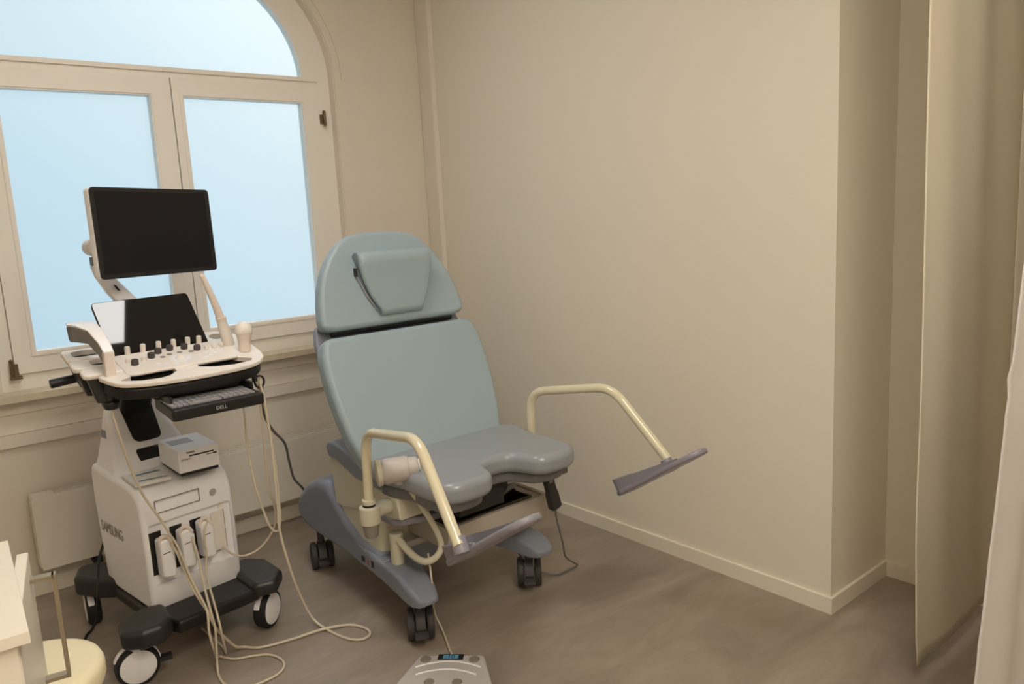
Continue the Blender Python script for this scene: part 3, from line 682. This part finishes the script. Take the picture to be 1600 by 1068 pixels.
# control panel
b = B(); b.prism(fillet(cp3([(.650, 2.822), (1.040, 2.842), (1.005, 3.040), (.648, 3.026)], -.004), [.03, .02, .01, .01], 5), CN * .010, .004, 3); panel = obj('control_panel', b, M_WHITE2, us, ang=.8)
def knob(x, y, r, h, m, name, seg=20):
    b = B(); p = V(x, y, CZ(y)) + CN * .005; b.lathe([(r * .9, 0), (r, .002), (r, h - .003), (r * .86, h), (0.0, h)], p, CN, seg); return obj(name, b, m, panel)
for x, y in ((.696, 2.911), (.764, 2.955), (.797, 2.990), (.843, 3.005), (.893, 2.998), (.930, 2.968)): knob(x, y, .0125, .020, M_KNOBD, 'dial')
for x, y in ((.703, 3.024), (.757, 3.028), (.813, 3.034), (.866, 3.034), (.919, 3.036), (.960, 3.034)): knob(x, y, .0095, .030, M_WHITE2, 'toggle')
for x, y in ((.682, 2.946), (.734, 2.941), (.963, 2.965), (.993, 2.967), (1.022, 2.976)): knob(x, y, .009, .014, M_WHITE2, 'push_button')
for x, y in ((.800, 2.945), (.828, 2.962), (.866, 2.968), (.905, 2.960)): knob(x, y, .0095, .0025, M_GREY, 'flat_key')
b = B(); p = V(.850, 2.908, CZ(2.908)) + CN * .004; b.lathe([(.022, 0), (.036, .001), (.038, .003), (.034, .0045), (.026, .0035), (.022, .0035)], p, CN, 36); obj('trackball_ring', b, M_WHITE, panel)
b = B(); b.ball(p + CN * -.008, .022); obj('trackball', b, M_WHITE2, panel)
for x, y in ((.765, 2.885), (.79, 2.872), (.82, 2.862), (.93, 2.882), (.955, 2.895), (.98, 2.91), (.945, 2.925), (.975, 2.935), (1.0, 2.925)): knob(x, y, .009, .0015, M_WHITE, 'flat_key')
# touch screen
TB, TU, TV = V(.652, 3.019, 1.161), V(.347, .014, .003), V(-.02, .136, .193)
TN = TU.cross(TV).normalized()
b = B(); b.prism(fillet([TB, TB + TU, TB + TU + TV, TB + TV], .016, 5), TN * -.016, .003, 2); ts = obj('touch_screen', b, M_TOUCH, us, ang=.9)
b = B(); b.prism(fillet([TB + TU * .1 + TV * .05 - TN * .017, TB + TU * .9 + TV * .05 - TN * .017, TB + TU * .9 + TV * .9 - TN * .017, TB + TU * .1 + TV * .9 - TN * .017], .01, 3), TN * -.03, .006, 2); obj('screen_back', b, M_DARK, ts)
b = B(); b.box(TB + TU * .40 + TV * 1.0 - TN * .03, (.035, .03, .03), None, .004); obj('screen_latch', b, M_BLACK, ts)
# --- monitor on its arm
MC = V(.943, 3.310, 1.598); yw, tl_ = math.radians(23.3), math.radians(1.8)
MU = V(math.cos(yw), math.sin(yw), 0); n0 = V(math.sin(yw), -math.cos(yw), 0); MVv = V(0, 0, 1) * math.cos(tl_) - n0 * math.sin(tl_)
rr = math.radians(-1); MU, MVv = MU * math.cos(rr) + MVv * math.sin(rr), MVv * math.cos(rr) - MU * math.sin(rr); MN = MU.cross(MVv).normalized()
def MP(u, v, d=0): return MC + MU * u + MVv * v + MN * d
b = B(); b.prism(fillet([MP(-.275, -.1705, -.006), MP(.275, -.1705, -.006), MP(.275, .1705, -.006), MP(-.275, .1705, -.006)], .018, 6), MN * -.034, .008, 3); mon = obj('monitor_housing', b, M_WHITE, us, ang=.9)
b = B(); b.prism(fillet([MP(-.275, -.1705, -.006), MP(.275, -.1705, -.006), MP(.275, .1705, -.006), MP(-.275, .1705, -.006)], .018, 6), MN * .006, .002, 2); bz = obj('bezel', b, M_BLACK, mon, ang=.9)
b = B(); b.prism([MP(-.257, -.152, .0002), MP(.252, -.152, .0002), MP(.252, .155, .0002), MP(-.257, .155, .0002)], MN * .0006); obj('screen', b, M_SCREEN, bz, smooth=False)
b = B(); b.box(MP(.02, 0, -.065), (.12, .05, .12), Matrix((MU, MN, MVv)).transposed(), .01); b.cyl(MP(.0, -.02, -.09), V(.735, 3.42, 1.555), .024); obj('monitor_mount', b, M_WHITE, us)
b = B(); b.cyl((.722, 3.36, 1.550), (.722, 3.46, 1.550), .033, bev=.009); b.cyl((.738, 3.42, 1.49), (.738, 3.42, 1.56), .024); jn = obj('arm_joint', b, M_WHITE2, us)
b = B(); b.box((.724, 3.42, 1.497), (.03, .05, .032), None, .004); obj('joint_gap', b, M_DARK, jn)
b = B(); rings = []
ax = [(.722, 3.42, 1.485), (.740, 3.42, 1.445), (.772, 3.40, 1.385), (.815, 3.37, 1.32), (.86, 3.30, 1.24), (.88, 3.20, 1.16)]
for i, p in enumerate(ax):
    p = V(*p); d = (V(*ax[min(i + 1, 5)]) - V(*ax[max(i - 1, 0)])).normalized(); w_ = V(0, 1, 0); u_ = d.cross(w_).normalized(); hw = (.018, .026, .032, .034, .034, .034)[i]
    rings.append(fillet([p + u_ * hw + w_ * .028, p - u_ * hw + w_ * .028, p - u_ * hw - w_ * .028, p + u_ * hw - w_ * .028], .014, 4))
b.loft(rings); ma = obj('monitor_arm', b, M_WHITE, us, ang=.9)
b = B(); b.prism(fillet([V(.765, 3.372, 1.403), V(.776, 3.372, 1.397), V(.788, 3.366, 1.373), V(.777, 3.366, 1.379)], .004, 3), V(0, -.006, 0)); obj('arm_slot', b, M_BLACK, ma)
# --- pull-out keyboard
b = B(); b.prism(fillet([V(.722, 2.632, .978), V(1.042, 2.645, .978), V(1.042, 2.905, .978), V(.740, 2.895, .978)], [.015, .015, .01, .01], 4), (0, 0, .040), .006, 2); kb = obj('keyboard_tray', b, M_BLACK, us, ang=.9)
b = B()
for r in range(5):
    y = 2.685 + r * .040; n_ = 15; 
    for k in range(n_):
        x = .738 + .006 * r * .3 + k * .0192; wdt = .0165
        if r == 0 and 4 <= k <= 8:
            if k == 4: b.box((x + .0384, y + .002 * k * .25, 1.0205), (.0165 + 4 * .0192, .034, .005), None, .0015, 1)
            continue
        b.box((x + .004, y + .0005 * k, 1.0205), (wdt, .034, .005), None, .0015, 1)
obj('keys', b, M_KEYS, kb)
text('maker_lettering', 'DELL', .017, V(.885, 2.6368, .997), V(1, .04, 0), V(0, 0, 1), M_INKW, kb)
b = B(); b.span(.742, .752, 2.72, 3.0, 1.018, 1.045); b.span(1.03, 1.04, 2.74, 3.0, 1.018, 1.045); b.span(.742, 1.04, 2.86, 2.98, 1.03, 1.05, .004); obj('keyboard_rail', b, M_BLACK, us)
b = B(); ring = [V(1.088 + .018 * math.cos(t), 2.80, 1.028 + .022 * math.sin(t)) for t in [2 * PI * k / 20 for k in range(21)]]; b.tube(ring, .004, 8, smooth=False); b.cyl((1.075, 2.81, 1.03), (1.075, 2.81, 1.075), .010); obj('cable_hook', b, M_BLACK, us)
b = B(); b.tube([(.612, 3.405, .37), (.582, 3.385, .311), (.558, 3.33, .259), (.540, 3.285, .20), (.535, 3.33, .10), (.520, 3.38, .03), (.500, 3.39, .008), (.469, 3.331, .007), (.386, 3.225, .007), (.20, 3.1, .007), (-.1, 3.2, .007)], .0055, 8); obj('power_cord', b, M_CABLED, us)
# --- probes with their cables and plugs
def plug(a0, z0, z1, par):
    b = B(); outl = fillet([L(a0 + .016, .008, z0 + .01), L(a0 + .066, .008, z0), L(a0 + .068, .008, z1 - .03), L(a0 + .058, .008, z1), L(a0 + .016, .008, z1 - .004)], .014, 4)
    b.prism(outl, BV * -.058, .010, 3); p = obj('plug', b, M_WHITE, par, ang=.9)
    b = B(); b.prism([L(a0 + .022, -.0506, z1 - .055), L(a0 + .048, -.0506, z1 - .053), L(a0 + .048, -.0506, z1 - .050), L(a0 + .022, -.0506, z1 - .052)], BV * -.0006); obj('plug_mark', b, M_INKD, p)
    b = B(); b.tube([L(a0 + .018, -.035, z1 - .02), L(a0 + .022, -.04, z1 + .006), L(a0 + .042, -.045, z1 + .010), L(a0 + .058, -.05, z1 - .015)], .007, 8); obj('strain_relief', b, M_PROBE, p)
# convex probe with a domed head in the right holder; its cable loops over the floor
p1 = thing('ultrasound_probe', 'mushroom-shaped cream ultrasound probe standing at the right end of the scanner console', 'ultrasound probe', (1.084, 2.90, 1.137), 'ultrasound probes of the scanner')
b = B(); b.lathe([(.0, 0), (.022, 0), (.0225, .01), (.022, .03), (.025, .05), (.029, .066), (.027, .070)], (1.082, 2.897, 1.133), (.06, .03, 1), 28); obj('handle', b, M_PROBE, p1, ang=1.0)
b = B(); b.lathe([(.028, .066), (.0315, .070), (.0325, .082), (.030, .095), (.023, .106), (.012, .1125), (0, .114)], (1.082, 2.897, 1.133), (.06, .03, 1), 28); obj('head', b, M_WHITE2, p1, ang=1.0)
b = B(); b.tube([L(.075, -.04, .470), (.752, 2.905, .430), (.766, 2.900, .367), (.782, 2.83, .278), (.798, 2.77, .224), (.812, 2.760, .166), (.857, 2.79, .086), (.895, 2.815, .03), (.932, 2.827, .008), (.979, 2.78, .007), (1.089, 2.75, .007), (1.205, 2.72, .014), (1.303, 2.685, .007), (1.337, 2.616, .006), (1.327, 2.563, .006), (1.284, 2.553, .006), (1.248, 2.599, .006), (1.224, 2.705, .006), (1.20, 2.80, .035), (1.154, 2.80, .168), (1.121, 2.79, .305), (1.102, 2.79, .436), (1.104, 2.79, .564), (1.105, 2.79, .768), (1.095, 2.79, .957), (1.089, 2.795, 1.012), (1.092, 2.80, 1.04)], .0052, 10, 12); obj('cable', b, M_CABLE, p1)
plug(.022, .325, .482, p1)
# long wand in the rear right holder
p2 = thing('ultrasound_probe', 'long slim cream wand probe leaning in the rear right holder of the scanner', 'ultrasound probe', (1.06, 3.0, 1.16), 'ultrasound probes of the scanner')
b = B(); b.tube([(1.062, 3.0, 1.140), (1.050, 2.985, 1.19), (1.036, 2.97, 1.235), (1.028, 2.96, 1.262)], .016, 16, radii=(.024, .0165)); obj('handle', b, M_WHITE2, p2, ang=1.0)
b = B(); b.tube([(1.030, 2.962, 1.255), (1.026, 2.958, 1.270)], .019, 16, smooth=False); b.tube([(1.026, 2.958, 1.268), (1.0, 2.95, 1.35), (.975, 2.95, 1.425)], .012, 16, radii=(.0150, .0095)); b.ball((.974, 2.95, 1.427), .0098); obj('wand', b, M_PROBE, p2, ang=1.0)
b = B(); b.tube([(1.062, 3.0, 1.13), (1.066, 2.98, 1.02), (1.066, 2.93, .903), (1.053, 2.9, .758), (1.053, 2.86, .612), (1.066, 2.85, .527), (1.078, 2.84, .465), (1.092, 2.84, .434), (1.103, 2.835, .423), (1.116, 2.83, .430), (1.126, 2.83, .482), (1.127, 2.83, .526), (1.129, 2.83, .599), (1.119, 2.82, .784), (1.100, 2.81, .94), (1.090, 2.806, 1.010), (1.083, 2.806, 1.024), (1.086, 2.812, .99), (1.091, 2.82, .891), (1.1, 2.85, .602), (1.115, 2.86, .536), (1.123, 2.87, .493), (1.123, 2.88, .445), (1.114, 2.89, .409), (1.094, 2.9, .376), (1.065, 2.91, .346), (1.032, 2.92, .329), (.997, 2.93, .326), (.967, 2.96, .335), (.952, 3.01, .352)], .0042, 10, 10); obj('cable', b, M_CABLE, p2)
# bent probe in the front left slot
p3 = thing('ultrasound_probe', 'bent white and grey probe standing at the left front corner of the scanner console', 'ultrasound probe', (.605, 2.866, 1.13), 'ultrasound probes of the scanner')
b = B(); b.prism(fillet([V(.587, 2.850, 1.124), V(.621, 2.850, 1.124), V(.621, 2.882, 1.124), V(.587, 2.882, 1.124)], .006, 3), V(.004, .004, .085), .003, 2); obj('handle', b, M_PROBE, p3, ang=.9)
path = [(.610, 2.872, 1.200), (.606, 2.90, 1.232), (.592, 2.95, 1.275), (.575, 2.99, 1.290), (.566, 3.03, 1.292), (.560, 3.08, 1.292)]
hw = [.017, .019, .024, .036, .044, .030]
def strip(dz0, dz1, k, sh=0):
    rings = []
    for i, p in enumerate(path):
        p = V(*p); d = (V(*path[min(i + 1, 5)]) - V(*path[max(i - 1, 0)])).normalized(); w_ = V(1, 0, 0); n_ = w_.cross(d).normalized(); h = hw[i] * k
        rings.append(fillet([p - w_ * h + n_ * dz1, p + w_ * h + n_ * dz1, p + w_ * h * .9 + n_ * dz0, p - w_ * h * .9 + n_ * dz0], .006, 3))
    return B().loft(rings)
obj('shell', strip(-.002, .008, 1.0), M_WHITE, p3, ang=.9); obj('head', strip(-.055, -.003, .95), M_SCOOP, p3, ang=.9)
b = B(); b.tube([(.604, 2.90, 1.008), (.598, 2.875, .985), (.602, 2.872, .956), (.619, 2.885, .861), (.641, 2.905, .763), (.671, 2.920, .665), (.711, 2.915, .573), (.732, 2.905, .515), (.756, 2.895, .45), (.779, 2.855, .324), (.790, 2.79, .262), (.792, 2.762, .228), (.786, 2.75, .162), (.796, 2.76, .093), (.815, 2.80, .03), (.839, 2.83, .007), (.873, 2.776, .006), (.932, 2.746, .006), (.98, 2.708, .006), (.999, 2.65, .006), (.988, 2.597, .006), (.949, 2.564, .006), (.886, 2.556, .006), (.845, 2.563, .006), (.8, 2.596, .006), (.785, 2.642, .006), (.788, 2.706, .006), (.800, 2.752, .02), (.805, 2.750, .106), (.808, 2.75, .17), (.803, 2.775, .26), (.812, 2.84, .33), (.822, 2.90, .40), L(.158, -.04, .470)], .0045, 10, 10); obj('cable', b, M_CABLE, p3)
plug(.102, .335, .492, p3)
# third plug with a short cable tucked behind the machine
p4 = thing('probe_plug', 'cream probe plug in the third socket from the left of the scanner', 'plug', tuple(L(.21, 0, .33)))
plug(.180, .345, .500, p4)
b = B(); b.tube([L(.228, -.045, .50), L(.205, -.056, .47), L(.198, -.058, .42), L(.20, -.060, .38), (.845, 2.90, .32), (.832, 2.82, .26), (.822, 2.745, .20), (.83, 2.75, .12), (.85, 2.80, .03), (.87, 2.90, .006), (.86, 3.1, .006)], .0042, 10, 10); obj('cable', b, M_CABLE, p4)

# --- thermal printer on the deck
pr = thing('thermal_printer', 'small white thermal printer lying on top of the scanner housing', 'printer', (.895, 3.1, .682))
PR = rot_z(math.radians(1)); PO = V(.818, 2.985, 0)
def Q(x, y, z): return PO + PR @ V(x, y, z)
b = B(); b.box(Q(.077, .115, .739), (.152, .232, .086), PR, .006, 3); pc = obj('case', b, M_WHITE, pr, ang=.9)
b = B(); b.box(Q(.079, .118, .6885), (.140, .222, .013), PR, .004); obj('rubber_base', b, M_RUB, pr)
b = B(); b.box(Q(.088, -.0010, .757), (.092, .004, .005), PR); obj('paper_slot', b, M_BLACK, pr)
b = B(); b.box(Q(.048, -.0008, .770), (.030, .003, .006), PR, .001); obj('open_button', b, M_GREY, pr)
b = B(); b.box(Q(.138, -.0006, .748), (.014, .003, .006), PR); obj('badge', b, M_INKD, pr)
b = B(); b.box(Q(.118, -.0004, .7475), (.024, .003, .003), PR); obj('badge_line', b, M_INK, pr)
text('maker_lettering', 'SONY', .0115, Q(.028, -.0014, .745), PR @ V(1, 0, 0), V(0, 0, 1), M_INKD, pr, stretch=1.15)
b = B()
for k in range(6): b.box(Q(.055, .105 + k * .014, .7823), (.085, .006, .0006), PR)
obj('printed_text', b, M_PAPERG, pr, smooth=False)
# --- leaflets on the deck
lf = thing('leaflet_stack', 'white leaflets with blue print lying beside the thermal printer', 'papers', (.70, 3.04, .68))
b = B(); b.prism(fillet([L(-.012 + .02, .03, .679), L(.135, .01, .679), L(.145, .17, .682), L(.02, .18, .682)], .006, 3), (0, 0, .012), .002, 2); obj('pad', b, M_PAPER, lf)
b = B(); b.prism(smooth_loop([L(.035, .05, .6922), L(.12, .03, .6915), L(.125, .036, .6916), L(.04, .058, .6924)], 3), (0, 0, .0006)); b.prism(smooth_loop([L(.05, .125, .694), L(.135, .115, .694), L(.13, .128, .694), L(.06, .136, .694)], 3), (0, 0, .0006)); obj('blue_stripe', b, M_BLUEINK, lf, smooth=False)
for (x0, y0) in ((.07, .16), (.10, .155), (.125, .15)): pass

# --- dark cord from the cable hook towards the chair base
b = B(); b.tube([(1.101, 2.812, 1.008), (1.100, 2.82, .926), (1.122, 2.86, .865), (1.172, 2.92, .794), (1.244, 3.0, .713), (1.297, 3.1, .602), (1.371, 3.25, .478), (1.43, 3.345, .408), (1.475, 3.405, .36), (1.52, 3.415, .28), (1.58, 3.39, .22)], .0055, 8); tag(obj('power_cord', b, M_CABLEG, None), 'dark grey cord sagging from the scanner hook down behind the chair', 'cord')

# ================================================================== FOOT PEDAL
FO = V(1.4275, 2.150, 0); FU = V(.707, -.707, 0); FW = V(-.707, -.707, 0)
def FP(u, w, z): return FO + FU * u + FW * w + V(0, 0, z)
fp = thing('foot_pedal', 'grey foot pedal unit with small blue display on the floor', 'foot pedal', tuple(FP(0, .15, 0)))
b = B(); o1 = [(-.118, 0), (.118, 0), (.165, .17), (.17, .30), (.14, .335), (-.14, .335), (-.17, .30), (-.165, .17)]
b.prism(fillet([FP(u, w, .006) for u, w in o1], .02, 4), (0, 0, .052), .014, 4); obj('housing', b, M_PEDAL, fp, ang=.9)
b = B(); b.prism([FP(u, w, 0) for u, w in ((-.10, .02), (.10, .02), (.15, .30), (-.15, .30))], (0, 0, .008)); obj('rubber_foot', b, M_RUB, fp)
for w0, hw_, sag in ((.048, .115, .035), (.095, .105, .032)):
    b = B(); b.tube([FP(hw_ * t, w0 + sag * t * t, .0570) for t in (-1, -.75, -.5, -.25, 0, .25, .5, .75, 1)], .0036, 8); obj('ridge', b, M_WHITE, fp)
b = B(); b.prism([FP(u, w, .0575) for u, w in ((-.046, .004), (.046, .004), (.046, .038), (-.046, .038))], (0, 0, .002), .0005, 1); dpl = obj('display', b, M_BLACK, fp)
b = B(); b.prism([FP(u, w, .0597) for u, w in ((-.027, .010), (.027, .010), (.027, .032), (-.027, .032))], (0, 0, .0004)); obj('display_window', b, M_LCD, dpl, smooth=False)
text('display_figures', '10', .026, FP(.001, .021, .0604), FU, -FW, M_BLACK, dpl, thick=.0002)
for u, w in ((-.088, .036), (.086, .036)):
    b = B(); b.lathe([(.019, 0), (.020, .002), (.017, .005), (0, .0062)], FP(u, w, .057), (0, 0, 1), 28); obj('round_button', b, M_PEDB, fp)
for u in (-.05, .045):
    b = B(); b.lathe([(.017, 0), (.018, .002), (.015, .005), (0, .006)], FP(u, .17, .057), (0, 0, 1), 28); obj('round_button', b, M_PEDB, fp)
b = B(); b.tube([(1.518, 2.40, .33), (1.50, 2.36, .22), (1.525, 2.40, .09), (1.545, 2.39, .02), (1.523, 2.33, .006), (1.48, 2.24, .012), FP(.012, -.004, .03)], .0038, 8); obj('cable', b, M_CABLE, fp)

# ================================================================== STOOL AND CABINET ON THE LEFT
st = thing('stool', 'round cream stool beside the white cabinet, partly out of frame', 'stool', (.183, 2.25, 0))
b = B(); b.lathe([(.0, 0), (.165, 0), (.176, .006), (.18, .018), (.18, .046), (.174, .060), (.155, .068), (0, .072)], (.183, 2.25, .432), (0, 0, 1), 56); obj('seat', b, M_STOOL, st, ang=.9)
b = B(); b.cyl((.183, 2.25, .10), (.183, 2.25, .44), .025); b.cyl((.183, 2.25, .425), (.183, 2.25, .433), .09); obj('post', b, M_ALU, st)
for k in range(5):
    t = 2 * PI * k / 5 + .3; e = V(.183 + .20 * math.cos(t), 2.25 + .20 * math.sin(t), .075)
    b = B(); b.cyl((.183, 2.25, .105), e, .018, .013); lg = obj('leg', b, M_ALU, st)
    b = B(); b.cyl(e + V(-.012 * math.sin(t), .012 * math.cos(t), -.043), e + V(.012 * math.sin(t), -.012 * math.cos(t), -.043), .032); b.cyl(e + V(0, 0, -.03), e, .008); obj('castor', b, M_RUB, lg)
cb = thing('cabinet', 'white lacquered cabinet with its metal-handled door ajar at the left edge', 'cabinet', (-.2, 1.70, 0))
CR = rot_z(math.radians(-3.9)); CO = V(.134, 1.471, 0)
def K(x, y, z): return CO + CR @ V(x, y, z)
b = B(); b.prism([K(-.75, 0, .928), K(0, 0, .928), K(0, .50, .928), K(-.75, .50, .928)], (0, 0, .022), .002, 2); obj('top', b, M_LAQ, cb)
b = B()
b.prism([K(-.74, .015, .08), K(-.722, .015, .08), K(-.722, .49, .08), K(-.74, .49, .08)], (0, 0, .848)); b.prism([K(-.722, .015, .08), K(-.02, .015, .08), K(-.02, .033, .08), K(-.722, .033, .08)], (0, 0, .848)); b.prism([K(-.722, .472, .08), K(-.02, .472, .08), K(-.02, .49, .08), K(-.722, .49, .08)], (0, 0, .848)); b.prism([K(-.722, .033, .08), K(-.02, .033, .08), K(-.02, .472, .08), K(-.722, .472, .08)], (0, 0, .018)); b.prism([K(-.722, .033, .50), K(-.03, .033, .50), K(-.03, .472, .50), K(-.722, .472, .50)], (0, 0, .018))
b.prism([K(-.70, .03, 0), K(-.06, .03, 0), K(-.06, .46, 0), K(-.70, .46, 0)], (0, 0, .08))
obj('carcass', b, M_LAQ, cb, smooth=False)
DF = V(.197, 1.929, 0); DD = V(-.180, -.984, 0); DNn = V(.984, -.180, 0)
b = B(); b.prism([DF + V(0, 0, .09), DF + DD * .43 + V(0, 0, .09), DF + DD * .43 - DNn * .022 + V(0, 0, .09), DF - DNn * .022 + V(0, 0, .09)], (0, 0, .835), .0015, 1); dr = obj('door', b, M_LAQ, cb)
b = B(); hm = DF + DD * .065
rot_h = Matrix((DNn, -DD, V(0, 0, 1))).transposed()
b.box(hm + DNn * .044 + V(0, 0, .770), (.008, .022, .238), rot_h, .001, 1)
for zz in (.885, .655): b.box(hm + DNn * .022 + V(0, 0, zz), (.044, .022, .008), rot_h, .001, 1)
obj('handle', b, M_ALU, dr)

# ================================================================== CURTAINS
def curtain(name, x0f, x1, y, z0, z1, amp, freq, ph, m, label, zb=None, crease=0):
    b = B(); nx, nz = 60, 70; g = []
    for j in range(nz + 1):
        t = j / nz; z = z0 + (z1 - z0) * t; xa = x0f(z); row = []
        for i in range(nx + 1):
            s_ = i / nx; x = xa + (x1 - xa) * s_
            a_ = amp * (0.25 + .75 * min(1, s_ * 2.2)) 
            yy = y + a_ * math.sin(freq * s_ * 2 * PI + ph + .5 * math.sin(2.1 * t)) + .004 * math.sin(17 * s_ + 3 * t)
            if crease: yy += crease * sum(math.exp(-((z - zc - .05 * math.sin(4 * s_ + k)) / .010) ** 2) * (.5 + .5 * math.sin(9 * s_ + k * 2)) for k, zc in enumerate((.46, .62, .83, 1.02, 1.16)))
            zz = z + (zb(s_) * (1 - t) ** 3 if zb else 0)
            row.append(b.bm.verts.new((x, yy, zz)))
        g.append(row)
    for j in range(nz):
        for i in range(nx): b.bm.faces.new((g[j][i], g[j][i + 1], g[j + 1][i + 1], g[j + 1][i]))
    o = obj(name, b, m, None, ang=3.1); md = o.modifiers.new('cloth', 'SOLIDIFY'); md.thickness = .003
    tag(o, label, 'curtain', 'curtains on the right'); return o
def c1(z): return 2.47 - .055 * max(0, min(1, (z - .15) / 1.9)) - .02 * math.exp(-((z - .55) / .35) ** 2) + .012 * math.exp(-((z - .08) / .05) ** 2)
curtain('curtain', c1, 3.158, .99, .062, CEIL - .02, .006, 1.6, .6, M_CURT, 'beige hanging curtain with its hem just above the floor, beside the wall corner')
def c2(z): return 1.962 + .19 * min(z, 1.4) + .26 * max(0, min(z, 2.6) - 1.4)
curtain('curtain', c2, 3.10, .665, .05, CEIL - .02, .020, 3.0, 2.0, M_CURT2, 'white creased curtain with a slanting edge at the right border of the picture', crease=.006)
b = B(); b.span(2.0, XN - .01, .975, 1.005, CEIL - .022, CEIL - .001); b.span(2.0, XN - .01, .65, .68, CEIL - .022, CEIL - .001); tag(obj('curtain_rail', b, M_WHITE), 'white ceiling rail carrying the curtains', 'curtain rail')

#@@NEXT
